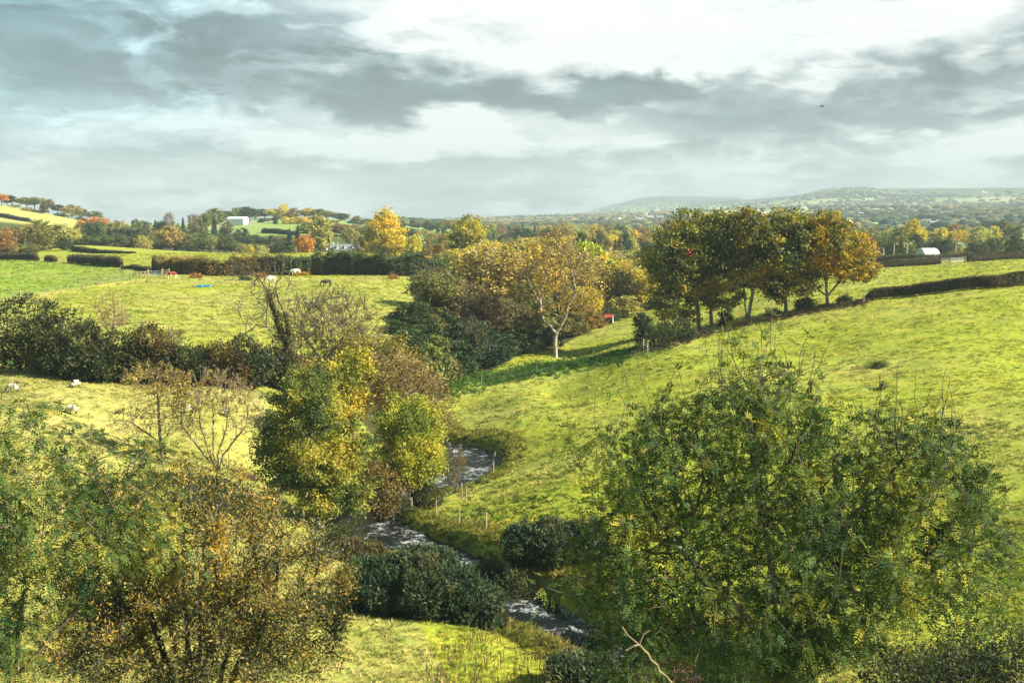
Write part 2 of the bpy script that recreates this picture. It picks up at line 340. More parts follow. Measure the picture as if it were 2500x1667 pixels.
def ground_col(x, y):
    x = np.asarray(x, float).ravel(); y = np.asarray(y, float).ravel(); N = len(x)
    c = np.empty((N, 3)); c[:] = (.232, .256, .028)
    n1 = fbm2(x / 14, y / 14, 3)[:, None]; n2 = fbm2(x / 2.2 + 40, y / 1.5, 3)[:, None]
    straw = np.array((.285, .255, .10)); deep = np.array((.09, .145, .015)); olive = np.array((.17, .20, .03))
    near = (y < 420)
    m = inside(x, y, POLY_SHEEP); w = np.zeros((N, 1)); w[m] = .50
    m2 = inside(x, y, POLY_MID); w[m2] = .24
    m3 = inside(x, y, POLY_LFENCE); c[m3] = (.165, .235, .026)
    w = np.clip(w + (n1 - .5) * .9 + .12, 0, .85); w[~near] *= .2
    c = c * (1 - w) + straw * w
    g = np.clip((n2 - .54) * 3.5, 0, 1) * .5; g[~near] *= .3
    c = c * (1 - g) + deep * g
    d, _ = near_line(x, y, RIM_LINE); k = (np.exp(-(d / 3.0) ** 2) * .85)[:, None]; c = c * (1 - k) + np.array((.05, .13, .012)) * k  # lush rim grass plus shade, both painted into the colour
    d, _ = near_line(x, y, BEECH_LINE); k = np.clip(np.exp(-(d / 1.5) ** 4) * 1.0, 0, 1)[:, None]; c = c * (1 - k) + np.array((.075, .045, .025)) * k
    d, _ = near_line(x, y, LINE_FENCE); k = (np.exp(-(d / 1.6) ** 2) * .7)[:, None]; c = c * (1 - k) + np.array((.40, .33, .10)) * k
    m = (y < 215) & (y > -70) & (np.abs(x) < 110)
    d = np.full(N, 99.); hw = np.full(N, 2.)
    if m.any(): dd, e = near_line(x[m], y[m], STREAM); d[m] = dd; hw[m] = e[:, 1]
    k = (1 - sstep(.1, 1.1, d - hw))[:, None] * .9; c = c * (1 - k) + np.array((.055, .045, .022)) * k
    k = (np.exp(-((d - hw - 2.2) / 1.2) ** 2) * .45)[:, None]; c = c * (1 - k) + np.array((.26, .22, .05)) * k
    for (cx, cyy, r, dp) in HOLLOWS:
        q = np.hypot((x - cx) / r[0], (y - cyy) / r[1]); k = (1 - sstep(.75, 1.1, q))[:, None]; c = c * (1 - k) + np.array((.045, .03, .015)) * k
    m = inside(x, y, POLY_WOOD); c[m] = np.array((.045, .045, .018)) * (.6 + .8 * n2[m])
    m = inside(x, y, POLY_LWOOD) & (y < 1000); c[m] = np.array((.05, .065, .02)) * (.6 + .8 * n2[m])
    # land beyond the fields: a patchwork, its paleness partly haze put into the colours
    m = y > 640
    if m.any():
        a, b, ia, ib = cells(x[m], y[m]); h = _hash(ia, ib); h2 = _hash(ib + 7, ia - 3)
        pal = np.array([(.16, .25, .10), (.24, .31, .13), (.30, .32, .16), (.13, .21, .10), (.29, .28, .17), (.21, .29, .11)])
        cc = pal[(h * 5.999).astype(int)] * (.85 + .3 * h2[:, None]) * (.9 + .2 * n1[m])
        hz = base(x[m], y[m]); mo = sstep(100, 150, hz + 30 * (n1[m, 0] - .5))[:, None]
        cc = cc * (1 - mo) + np.array((.065, .085, .06)) * mo
        c[m] = cc
    m = inside(x, y, np.array([(-420, 640), (-230, 640), (-215, 900), (-420, 900)])); c[m] = np.array((.28, .28, .09)) * (.9 + .2 * n1[m])
    m = inside(x, y, np.array([(-150, 600), (-108, 600), (-146, 840), (-212, 840)])); c[m] = np.array((.18, .24, .07)) * (.92 + .16 * n1[m])
    return np.clip(c, .01, .6)
def cells(x, y):
    th = .35; a = (x * cos(th) + y * sin(th)) + 60 * (noise2(x / 420, y / 420) - .5); b = (-x * sin(th) + y * cos(th)) + 50 * (noise2(x / 380 + 5, y / 380) - .5)
    s = 1 + .6 * sstep(2500, 6000, y) * 0; ib = np.floor(b / 150); a = a + 90 * (ib % 2) + 60 * _hash(ib, ib * 3); ia = np.floor(a / 230)
    return a / 230 - ia, b / 150 - ib, ia, ib

# ------------------------------------------------------------------ materials
def mat_new(name):
    m = bpy.data.materials.new(name); m.use_nodes = True; m.node_tree.nodes.clear(); return m, NT(m.node_tree)
def mat_leaf(name, trans=.35, rough=.55, spec=.25, objcol=True):
    m, q = mat_new(name)
    at_ = q.n('ShaderNodeAttribute', attribute_name='col'); c = at_.outputs['Color']
    if objcol:
        oi = q.n('ShaderNodeObjectInfo'); c = q.mix(1.0, c, oi.outputs['Color'], 'MULTIPLY')
    p = q.n('ShaderNodeBsdfPrincipled'); q.link(c, p.inputs['Base Color']); p.inputs['Roughness'].default_value = rough; p.inputs['Specular IOR Level'].default_value = spec
    tr = q.n('ShaderNodeBsdfTranslucent'); q.link(q.mix(1.0, c, (1.2, 1.3, .5, 1), 'MULTIPLY'), tr.inputs[0])
    mx = q.n('ShaderNodeMixShader'); mx.inputs[0].default_value = trans; q.link(p.outputs[0], mx.inputs[1]); q.link(tr.outputs[0], mx.inputs[2])
    o = q.n('ShaderNodeOutputMaterial'); q.link(mx.outputs[0], o.inputs[0]); return m
def mat_noise(name, c1, c2, scale=4, rough=.85, bump=0.0, metal=0.0, spec=.3, detail=5, stretch=None):
    m, q = mat_new(name); tc = q.n('ShaderNodeTexCoord'); vec = tc.outputs['Object']
    if stretch: mp = q.n('ShaderNodeMapping'); mp.inputs['Scale'].default_value = stretch; q.link(vec, mp.inputs[0]); vec = mp.outputs[0]
    n = q.noise(vec, scale, detail, .6); c = q.ramp(n, [(.3, c1), (.7, c2)])
    p = q.n('ShaderNodeBsdfPrincipled'); q.link(c, p.inputs['Base Color']); p.inputs['Roughness'].default_value = rough; p.inputs['Metallic'].default_value = metal; p.inputs['Specular IOR Level'].default_value = spec
    if bump: b = q.n('ShaderNodeBump'); b.inputs['Strength'].default_value = bump; q.link(n, b.inputs['Height']); q.link(b.outputs[0], p.inputs['Normal'])
    o = q.n('ShaderNodeOutputMaterial'); q.link(p.outputs[0], o.inputs[0]); return m
M = dict(
 leaf=mat_leaf('leaf', .32), gloss=mat_leaf('glossy_leaf', .24, .65, .12), far=mat_leaf('far_leaf', .30), needle=mat_leaf('needle_leaf', .15, .6, .2),
 bark=mat_noise('bark', (.045, .035, .024), (.13, .11, .08), 3, .9, .5), pale=mat_noise('pale_bark', (.13, .12, .10), (.36, .33, .28), 2.0, .85, .4),
 twig=mat_noise('twig_bark', (.10, .075, .045), (.22, .17, .11), 3, .9), beech=mat_noise('beech_bark', (.07, .068, .058), (.24, .23, .20), 1.2, .8, .3),
 stemdark=mat_noise('dark_stem_bark', (.018, .015, .010), (.05, .04, .028), 4, .9), darktwig=mat_noise('dark_twigs', (.012, .012, .008), (.035, .03, .018), 5, 1.0, .6),
 wood=mat_noise('post_wood', (.20, .15, .09), (.40, .32, .21), 6, .85, .3, stretch=(1, 1, .15)), greywood=mat_noise('weathered_wood', (.16, .14, .11), (.32, .28, .22), 6, .9, .3, stretch=(1, 1, .15)),
 steel=mat_noise('galvanised_steel', (.45, .50, .52), (.62, .66, .68), 8, .4, 0, .6), white=mat_noise('white_paint', (.72, .72, .70), (.82, .82, .80), 3, .6),
 slate=mat_noise('slate', (.10, .11, .12), (.20, .21, .22), 3, .6), glass=mat_noise('window_glass', (.02, .025, .03), (.05, .06, .07), 3, .1, 0, 0, .6),
 red=mat_noise('red_tin', (.22, .025, .025), (.34, .05, .04), 3, .5), blue=mat_noise('blue_plastic', (.02, .22, .45), (.03, .32, .58), 2, .4),
 tin=mat_noise('grey_tin', (.30, .37, .42), (.44, .52, .57), 3, .55), paletin=mat_noise('pale_tin', (.42, .48, .52), (.56, .61, .64), 3, .5), dark=mat_noise('dark_boards', (.02, .022, .022), (.07, .075, .07), 6, .9),
 brick=mat_noise('chimney_brick', (.45, .40, .33), (.6, .55, .48), 9, .9), stone=mat_noise('track_stone', (.36, .33, .27), (.5, .46, .38), 3, .95),
)
def mat_ground():
    m, q = mat_new('pasture'); geo = q.n('ShaderNodeNewGeometry'); pos = geo.outputs['Position']
    at_ = q.n('ShaderNodeAttribute', attribute_name='gcol'); c = at_.outputs['Color']
    mp = q.n('ShaderNodeMapping'); mp.inputs['Scale'].default_value = (1, 1, .3); q.link(pos, mp.inputs[0]); P = mp.outputs[0]
    n1 = q.noise(P, 2.2, 6, .65, .3); n2 = q.noise(P, .35, 5, .6, .5); n3 = q.noise(P, 9.0, 3, .7)
    c = q.mix(1.0, c, q.ramp(n1, [(.25, (.68, .76, .70)), (.5, (.98, 1.0, .95)), (.75, (1.25, 1.2, 1.3))]), 'MULTIPLY')
    c = q.mix(.55, c, q.ramp(n2, [(.3, (.62, .80, .62)), (.5, (1, 1, 1)), (.72, (1.45, 1.22, 1.3))]), 'MULTIPLY')
    c = q.mix(.6, c, q.ramp(n3, [(.3, (.6, .65, .5)), (.6, (1.15, 1.15, 1.1))]), 'MULTIPLY')
    p = q.n('ShaderNodeBsdfPrincipled'); q.link(c, p.inputs['Base Color']); p.inputs['Roughness'].default_value = .95; p.inputs['Specular IOR Level'].default_value = .1
    h = q.m('ADD', q.m('MULTIPLY', n1, 1.0), q.m('MULTIPLY', n3, .5))
    b = q.n('ShaderNodeBump'); b.inputs['Strength'].default_value = .9; b.inputs['Distance'].default_value = .11; q.link(h, b.inputs['Height']); q.link(b.outputs[0], p.inputs['Normal'])
    o = q.n('ShaderNodeOutputMaterial'); q.link(p.outputs[0], o.inputs[0]); return m
M['ground'] = mat_ground()

# ------------------------------------------------------------------ ground sheet
def build_ground():
    ys = np.concatenate([np.linspace(-160, 30, 20)[:-1], np.exp(np.linspace(np.log(30 + 30), np.log(400 + 30), 440)) - 30, np.exp(np.linspace(np.log(400), np.log(9300), 150))[1:]])
    us = np.concatenate([np.linspace(-1.15, -.5, 22)[:-1], np.linspace(-.5, .5, 400), np.linspace(.5, 1.15, 22)[1:]])
    wy = np.where(ys < 30, 74.0, ys + 30 + 14 * np.exp(-(ys - 30) / 40.)); wy = np.maximum(wy, 60)
    Xg = us[None, :] * wy[:, None]; Yg = np.repeat(ys[:, None], len(us), 1)
    Z = height(Xg, Yg); ny, nx = Xg.shape
    V = np.stack([Xg.ravel(), Yg.ravel(), Z.ravel()], -1)
    i = np.arange(ny - 1)[:, None] * nx + np.arange(nx - 1)[None]; Q = np.stack([i, i + 1, i + nx + 1, i + nx], -1).reshape(-1, 4)
    me = mesh_arr('ground', V, Q, M['ground'], smooth=True)
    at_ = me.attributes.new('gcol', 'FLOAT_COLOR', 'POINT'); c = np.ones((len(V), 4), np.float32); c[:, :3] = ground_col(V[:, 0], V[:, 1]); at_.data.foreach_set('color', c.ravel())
    tag(link('ground', me), 'rolling green pasture falling to a stream valley and rising to far hills', kind='structure')
build_ground()

# ------------------------------------------------------------------ water
def build_water():
    m, q = mat_new('stream_water'); geo = q.n('ShaderNodeNewGeometry'); P = geo.outputs['Position']
    n1 = q.noise(P, 1.6, 6, .65, .8); n2 = q.noise(P, 5.0, 4, .6, .5)
    p = q.n('ShaderNodeBsdfPrincipled'); p.inputs['Roughness'].default_value = .12; p.inputs['IOR'].default_value = 1.33
    n0 = q.noise(P, .35, 3, .5); n3 = q.noise(P, 9.0, 5, .7, 1.5); foam = q.ramp(q.m('ADD', q.m('ADD', q.m('MULTIPLY', n1, .45), q.m('MULTIPLY', n3, .35)), q.m('MULTIPLY', n0, .35)), [(.60, (0, 0, 0)), (.72, (1, 1, 1))])
    q.link(q.mix(foam, (.006, .009, .009, 1), (.50, .53, .56, 1)), p.inputs['Base Color'])
    q.link(q.m('ADD', .10, q.m('MULTIPLY', foam, .5)), p.inputs['Roughness'])
    b = q.n('ShaderNodeBump'); b.inputs['Strength'].default_value = .9; b.inputs['Distance'].default_value = .22; q.link(q.m('ADD', n1, q.m('MULTIPLY', n2, .5)), b.inputs['Height']); q.link(b.outputs[0], p.inputs['Normal'])
    o = q.n('ShaderNodeOutputMaterial'); q.link(p.outputs[0], o.inputs[0])
    L = STREAM; d = np.gradient(L[:, :2], axis=0); d /= np.linalg.norm(d, axis=1)[:, None]; nrm = np.stack([-d[:, 1], d[:, 0]], -1); k = 9
    V = []; 
    for j in np.linspace(-1, 1, k): V.append(np.c_[L[:, :2] + nrm * (L[:, 3:4] + .7) * j, L[:, 2] + .04 * np.sin(np.arange(len(L)) * 1.7 + j * 3)])
    V = np.array(V).transpose(1, 0, 2).reshape(-1, 3); n = len(L)
    i = np.arange(n - 1)[:, None] * k + np.arange(k - 1)[None]; Q = np.stack([i, i + 1, i + k + 1, i + k], -1).reshape(-1, 4)
    tag(link('stream', mesh_arr('stream', V, Q, m, smooth=True)), 'narrow dark stream with broken white water winding between grass banks', kind='structure')
build_water()
# ------------------------------------------------------------------ vegetation toolkit
def unit(a): return a / (np.linalg.norm(a, axis=-1, keepdims=True) + 1e-9)
def pal(P, colors, patch=2.5, rnd=.35, jit=.18, seed=0):
    """leaf colours: an ordered list of colours walked by a patch noise plus a random part"""
    colors = np.array(colors, float); n = noise3(P / patch + seed * 7.7 + 31) * .65 + noise3(P / (patch * .35) + seed + 11) * .35
    v = np.clip((n - .5) * 1.5 + .5 + (RNG.random(len(P)) - .5) * rnd * 2, 0, .999) * (len(colors) - 1)
    i = v.astype(int); f = (v - i)[:, None]; i2 = np.minimum(i + 1, len(colors) - 1)
    return (colors[i] * (1 - f) + colors[i2] * f) * (1 + (RNG.random((len(P), 1)) - .5) * 2 * jit)
def leaf_quads(C, size, asp=.45, out=None, up=.3, droop=.0, jit=.4):
    n = len(C); a = RNG.normal(size=(n, 3)); 
    if out is not None: a = a + out * 1.2
    a[:, 2] -= droop; a = unit(a); nn = RNG.normal(size=(n, 3)); nn[:, 2] += up * 3
    if out is not None: nn = nn + out * .8
    s = unit(np.cross(a, nn)); sz = (size * (1 + (RNG.random(n) - .5) * 2 * jit))[:, None]; l = a * sz * .5; w = s * sz * .5 * asp
    V = np.stack([C - l, C + w, C + l, C - w], 1).reshape(-1, 3); return V, np.arange(n * 4).reshape(-1, 4)
def pinnate(C, size, out, pairs=4, droop=.5):
    """ash leaves: leaflets in pairs along a drooping rachis"""
    n = len(C); a = RNG.normal(size=(n, 3)) * .75 + out; a[:, 2] -= droop * RNG.random(n); a = unit(a)
    nn = RNG.normal(size=(n, 3)) * .5; nn[:, 2] += 1.0; s = unit(np.cross(a, nn)); up = np.cross(s, a); sz = (size * (.7 + .6 * RNG.random(n)))[:, None]
    V = []
    for k in range(pairs + 1):
        t = .25 + .75 * k / pairs; p = C + a * sz * t - np.array([0, 0, 1.]) * sz * .35 * t * t
        for sd in ((1, -1) if k < pairs else (0,)):
            d = unit(a * (.55 if sd else 1) + s * sd * .85 - up * .15 * RNG.random((n, 1))); ll = sz * .40; wv = unit(np.cross(d, up)) * ll * .17
            V.append(np.stack([p, p + d * ll * .45 + wv, p + d * ll, p + d * ll * .45 - wv], 1))
    V = np.stack(V, 1); m = V.shape[1]; return V.reshape(-1, 3), np.arange(n * m * 4).reshape(-1, 4), m
def grow(trunks, ells, n_attr=700, step=.45, kill=None, jitter=.12, up=.0, iters=90, shell=.5):
    kill = kill or step * 1.6; w = np.array([e[3] * e[4] * e[5] for e in ells]) ** .8; k = RNG.choice(len(ells), n_attr, p=w / w.sum()); E = np.array(ells)[k]
    d = unit(RNG.normal(size=(n_attr, 3))); r = (shell ** 3 + (1 - shell ** 3) * RNG.random(n_attr)) ** (1 / 3); r *= .82 + .36 * noise3(d * 2.2 + E[:, :3] * .37 + 3)
    A = E[:, :3] + d * r[:, None] * E[:, 3:6]; A = A[A[:, 2] > .5]
    P = [np.zeros(3)]; par = [-1]
    for t in trunks:                                       # each trunk is a list of points from the base
        t = np.array(t, float); last = 0; q = np.zeros(3)
        for b in t:
            L = np.linalg.norm(b - q); m = max(1, int(L / step))
            for j in range(1, m + 1): P.append(q + (b - q) * j / m + RNG.normal(size=3) * step * .06); par.append(last); last = len(P) - 1
            q = b
    P = np.array(P); par = list(par)
    D = np.linalg.norm(A[:, None] - P[None], axis=-1); near = D.argmin(1); dist = D.min(1); 
    ok = dist > kill; A, near, dist = A[ok], near[ok], dist[ok]
    for it in range(iters):
        if len(A) < 3: break
        g = np.zeros((len(P), 3)); np.add.at(g, near, unit(A - P[near])); idx = np.unique(near); idx = idx[np.linalg.norm(g[idx], axis=1) > 1e-3]
        nd = unit(g[idx]) + RNG.normal(size=(len(idx), 3)) * jitter; nd[:, 2] += up; new = P[idx] + unit(nd) * step
        o = len(P); P = np.vstack([P, new]); par += list(idx)
        D = np.linalg.norm(A[:, None] - new[None], axis=-1); j = D.argmin(1); dj = D[np.arange(len(A)), j]; b = dj < dist; near[b] = j[b] + o; dist[b] = dj[b]
        ok = dist > kill; 
        stuck = ok & ~b & (RNG.random(len(A)) < .06); ok &= ~stuck
        A, near, dist = A[ok], near[ok], dist[ok]
    return P, np.array(par)
def twigs(P, par, n, length=.8, seg=3, up=.6, wob=.5, zmin=-9):
    cnt = np.bincount(par[par >= 0], minlength=len(P)); tips = np.where((cnt <= 1) & (P[:, 2] > zmin))[0]
    if not len(tips): return P, par
    k = RNG.choice(tips, n); d = unit(unit(P[k] - P[par[k]]) + RNG.normal(size=(n, 3)) * wob + np.array([0, 0, up])); P0 = P[k]; last = k; par = list(par); L = length * (.5 + RNG.random(n))[:, None] / seg
    for j in range(seg):
        d = unit(d + RNG.normal(size=(n, 3)) * .18 + np.array([0, 0, up * .15])); P0 = P0 + d * L; o = len(P); P = np.vstack([P, P0]); par += list(last); last = np.arange(o, o + n)
    return P, np.array(par)
def weights(par):
    n = len(par); w = np.zeros(n); has = np.bincount(par[par >= 0], minlength=n) > 0; w[~has] = 1
    for i in range(n - 1, 0, -1): w[par[i]] += w[i]
    return w
def wood_mesh(name, P, par, R, r0, mat, e=2.1, sides=4, rmin=0, thin=None):
    w = weights(par); r = np.maximum(r0, R * (w / w[0]) ** (1 / e)); i = np.where(par >= 0)[0]; 
    a, b = P[par[i]], P[i]; ra, rb = r[par[i]], r[i]; ra = np.minimum(ra, rb * 1.6 + .004)
    d = unit(b - a); b = b + d * rb[:, None] * .3; h = np.where(np.abs(d[:, 2:3]) < .9, np.array([[0, 0, 1.]]), np.array([[1., 0, 0]])); e1 = unit(np.cross(d, h)); e2 = np.cross(d, e1); V = []
    for p, rr in ((a, ra), (b, rb)):
        for k in range(sides): t = 2 * pi * k / sides; V.append(p + rr[:, None] * (cos(t) * e1 + sin(t) * e2))
    V = np.stack(V, 1).reshape(-1, 3); n = len(i); o = np.arange(n)[:, None] * 2 * sides; Q = []
    for k in range(sides): Q.append(np.stack([o[:, 0] + k, o[:, 0] + (k + 1) % sides, o[:, 0] + sides + (k + 1) % sides, o[:, 0] + sides + k], -1))
    me = mesh_arr(name, V, np.concatenate(Q), mat, smooth=True)
    if thin is not None: me.materials.append(thin); me.polygons.foreach_set('material_index', np.tile((rb < rmin).astype(np.int32), sides))
    return me, w, r
def leaf_spots(P, par, w, n, thr=5, spread=.35, bias=None, clump=12, flat=.8):
    c = np.where(w <= thr)[0]; p = None
    if bias is not None: p = bias(P[c]); p = p / p.sum()
    m = max(1, n // clump); k = RNG.choice(c, m, p=p); t = RNG.random((m, 1)); C0 = P[k] * t + P[par[k]] * (1 - t) + RNG.normal(size=(m, 3)) * spread * .4
    s = spread * (.45 + .9 * RNG.random(m)); j = RNG.integers(0, m, n); C = C0[j] + RNG.normal(size=(n, 3)) * s[j][:, None] * np.array([1, 1, flat])
    return C, unit(C - P[par[k[j]]] + 1e-3)
def rel(base, L):
    """photo ellipses (u, v, depth, half width px, half height px, half depth m) -> ellipsoids relative to the tree base"""
    o = []
    for u, v, Y, ru, rv, rd in L: c = np.array(W(u, v, Y)) - base; o.append((c[0], c[1], c[2], ru / F * Y, rd, rv / F * Y))
    return o
def relp(base, L): return [np.array(W(u, v, Y)) - base for u, v, Y in L]
def tree(name, label, base, trunks, ells, R, colors, cat='tree', group=None, n_attr=700, step=.45, n_leaf=9000, lsize=.3, asp=.45, spread=.35, thr=5, bark='bark', lmat='leaf', kind='quad',
         tw=0, twl=.8, twup=.6, r0=.015, up=.0, patch=2.0, rnd=.3, shell=.5, sides=4, recolor=None, bias=None, droop=.2, jitter=.12, e=2.1, kill=None, leafy=True, shoots=None, clump=12, flat=.8):
    base = np.array(base, float); root = thing(name, base, label, cat, group)
    P, par = grow(trunks, ells, n_attr, step, kill=kill, up=up, shell=shell, jitter=jitter)
    if tw: P, par = twigs(P, par, tw, twl, up=twup)
    n_old = len(P)
    if shoots: P, par = twigs(P, par, shoots[0], shoots[1], 5, 2.2, .35, shoots[2])
    me, w, r = wood_mesh('trunk', P, par, R, r0, M[bark], sides=sides, e=e, rmin=R * .30, thin=M['bark'] if bark == 'pale' else None); link('trunk', me, root)
    if shoots: w = np.where(np.arange(len(P)) < n_old, w, np.where(RNG.random(len(P)) < .25, 1, 1e6))
    if leafy and n_leaf:
        C, out = leaf_spots(P, par, w, n_leaf, thr, spread, bias, clump, flat)
        if kind == 'pinnate': V, Q, m = pinnate(C, lsize, out, droop=droop * 2); col = np.repeat(pal(C, colors, patch, rnd), m, 0)
        else: V, Q = leaf_quads(C, lsize, asp, out, droop=droop); col = pal(C, colors, patch, rnd)
        if recolor is not None: col = recolor(C if kind != 'pinnate' else np.repeat(C, m, 0), col)
        link('crown', mesh_arr('crown', V, Q, M[lmat], np.clip(col, .005, .8)), root)
    return root
def clump_points(ells, n, r_in=.75, zmin=.1):
    w = np.array([(e[3] * e[4] * e[5]) ** .67 for e in ells]); k = RNG.choice(len(ells), n, p=w / w.sum()); E = np.array(ells)[k]; d = unit(RNG.normal(size=(n, 3)))
    rr = r_in + (1.05 - r_in) * RNG.random(n) ** .6; rr *= .78 + .44 * noise3(d * 2.6 + E[:, :3] + 5); C = E[:, :3] + d * rr[:, None] * E[:, 3:6]; return C, d
def bush(name, label, base, ells, colors, n=6000, lsize=.25, asp=.5, cat='bush', group=None, lmat='leaf', clumps=260, cs=.32, stems=14, patch=1.5, rnd=.3, stem_mat='bark', inner=.22, R=.06):
    base = np.array(base, float); root = thing(name, base, label, cat, group)
    C0, d0 = clump_points(ells, clumps); C0[:, 2] = np.maximum(C0[:, 2], .15)
    k = RNG.integers(0, clumps, n); C = C0[k] + RNG.normal(size=(n, 3)) * cs * np.array([1, 1, .75]); out = d0[k]
    ni = int(n * inner); Ci, di = clump_points(ells, ni, .35); Ci[:, 2] = np.maximum(Ci[:, 2], .1); C = np.vstack([C, Ci]); out = np.vstack([out, di])
    C[:, 2] = np.maximum(C[:, 2], .03); V, Q = leaf_quads(C, lsize, asp, out)
    col = pal(C, colors, patch, rnd); link('foliage', mesh_arr('foliage', V, Q, M[lmat], np.clip(col, .004, .8)), root)
    P = [np.zeros(3)]; par = [-1]
    for j in range(stems):
        t = C0[RNG.integers(0, clumps)]; last = 0; b0 = np.array([RNG.normal() * .4, RNG.normal() * .3, 0])
        for s in np.linspace(.15, .92, 6): P.append(b0 * (1 - s) + t * s + RNG.normal(size=3) * .12); par.append(last); last = len(P) - 1
    link('stems', wood_mesh('stems', np.array(P), np.array(par), R * 2.5, .02, M[stem_mat])[0], root); return root
def spiky_bush(name, label, base, ells, n_cl=2200, blades=12, size=.42, group=None, colors=None, cat='gorse bush', tips=None):
    base = np.array(base, float); root = thing(name, base, label, cat, group); C0, d0 = clump_points(ells, n_cl, .72)
    ok = C0[:, 2] > .05; C0, d0 = C0[ok], d0[ok]; n = len(C0); ax = unit(d0 * .8 + np.array([0, 0, .9]) + RNG.normal(size=(n, 3)) * .35)
    V = []; 
    for b in range(blades):
        dd = unit(ax + RNG.normal(size=(n, 3)) * .55); s = unit(np.cross(dd, RNG.normal(size=(n, 3)))); L = size * (.6 + .7 * RNG.random((n, 1))); p = C0 + RNG.normal(size=(n, 3)) * .10
        V.append(np.stack([p, p + dd * L * .35 + s * L * .10, p + dd * L, p + dd * L * .35 - s * L * .10], 1))
    V = np.stack(V, 1).reshape(-1, 3); cc = pal(C0, colors or [(.008, .022, .010), (.022, .046, .020), (.045, .085, .036), (.085, .12, .05), (.09, .075, .03)], 1.1, .3); col = np.repeat(cc, blades, 0)
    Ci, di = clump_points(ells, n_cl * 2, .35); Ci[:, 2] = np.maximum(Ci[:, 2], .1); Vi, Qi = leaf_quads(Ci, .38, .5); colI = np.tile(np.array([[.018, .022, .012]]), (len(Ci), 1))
    V = np.vstack([V, Vi]); col = np.vstack([col, colI]); link('foliage', mesh_arr('foliage', V, np.arange(len(V)).reshape(-1, 4), M['needle'], col), root)
    P = [np.zeros(3)]; par = [-1]
    for j in range(10):
        t = C0[RNG.integers(0, n)]; last = 0
        for s in np.linspace(.2, .9, 5): P.append(t * s + RNG.normal(size=3) * .1); par.append(last); last = len(P) - 1
    link('stems', wood_mesh('stems', np.array(P), np.array(par), .12, .02, M['bark'])[0], root); return root
def hedge(name, label, line, h, wd, n, colors, lsize=.22, rough=.12, group=None, holes=0.0, gap=.0, lmat='leaf', fray=.0, patch=2.5, lift=0.0, cat='hedge'):
    """line: world xy points; h: height or (h0, h1)"""
    L = np.array(line, float)[:, :2]; seg = np.linalg.norm(np.diff(L, axis=0), axis=1); S = np.r_[0, np.cumsum(seg)]; tot = S[-1]; h0, h1 = (h if isinstance(h, tuple) else (h, h))
    def tap(s): return .45 + .55 * sstep(-.3, 1.6, s) * sstep(-.3, 1.6, tot - s)
    def P_at(s): return np.stack([np.interp(s, S, L[:, 0]), np.interp(s, S, L[:, 1])], -1)
    def hh(s): return tap(s) * (h0 + (h1 - h0) * s / tot) * (1 + rough * 1.3 * (.6 * fbm2(s / 4.5 + L[0, 0], s * 0 + L[0, 1], 3) + .4 * noise2(s / 1.3, s * 0 + 8) - .5) * 2.6)
    def nrm(s): d = P_at(np.minimum(s + .4, tot)) - P_at(np.maximum(s - .4, 0)); d = d / (np.linalg.norm(d, axis=1)[:, None] + 1e-9); return np.stack([-d[:, 1], d[:, 0]], -1)
    ss = np.linspace(0, tot, max(8, int(tot / 1.5))); gxy = P_at(ss); gzz = height(gxy[:, 0], gxy[:, 1]); b3 = np.array([gxy[0, 0], gxy[0, 1], gzz[0]]); root = thing(name, b3, label, cat, group)
    s = RNG.random(n) * tot; a = RNG.random(n) * 2 - 1; q = RNG.random(n); H = hh(s); side = q < .62
    oy = np.where(side, np.sign(a) * (1 - .25 * RNG.random(n) ** 2), a) * tap(s) * wd / 2 * (1 + rough * 2 * (fbm2(s / 1.3 + 50, a * 0, 2) - .5)); oz = np.where(side, gap * .0 + RNG.random(n), 1 - .12 * RNG.random(n)) * H
    if gap: oz = np.where(oz < gap * (.5 + noise2(s / 1.7, s * 0 + 3)), oz + gap * .9, oz)
    if fray: oz = oz + (RNG.random(n) < .25) * RNG.random(n) * fray
    nm = nrm(s); xy = P_at(s) + nm * oy[:, None]; z = np.interp(s, ss, gzz) + oz + lift; C = np.c_[xy, z] + RNG.normal(size=(n, 3)) * .06 - b3; out = np.c_[nm * np.sign(oy)[:, None] * side[:, None], (~side) * 1.0]
    V, Q = leaf_quads(C, lsize, .55, out); link('foliage', mesh_arr('foliage', V, Q, M[lmat], np.clip(pal(C + b3, colors, patch, .3), .004, .8)), root)
    m = len(ss); prof = [(-.40, .02 + gap * .8), (-.44, .5), (-.34, .82), (0, .88), (.34, .82), (.44, .5), (.40, .02 + gap * .8)]; V = []; nm = nrm(ss); H = hh(ss)
    for px_, pz_ in prof:
        o = px_ * wd * tap(ss) * (1 + .25 * (RNG.random(m) - .5)); V.append(np.c_[gxy + nm * o[:, None], gzz + pz_ * H * (1 + .08 * (RNG.random(m) - .5))])
    V = np.array(V).transpose(1, 0, 2).reshape(-1, 3) - b3; k = len(prof); i = np.arange(m - 1)[:, None] * k + np.arange(k)[None]; i2 = np.arange(m - 1)[:, None] * k + (np.arange(k)[None] + 1) % k
    Q = np.stack([i, i2, i2 + k, i + k], -1).reshape(-1, 4); e1 = [[0, 1, 5, 6], [1, 2, 4, 5], [2, 3, 4, 4]]; Q = np.vstack([Q, [[0, 1, 5, 6], [1, 2, 4, 5], [6 + (m - 1) * k, 5 + (m - 1) * k, 1 + (m - 1) * k, (m - 1) * k], [5 + (m - 1) * k, 4 + (m - 1) * k, 2 + (m - 1) * k, 1 + (m - 1) * k]]])
    link('stems', mesh_arr('stems', V, Q, M['darktwig']), root)
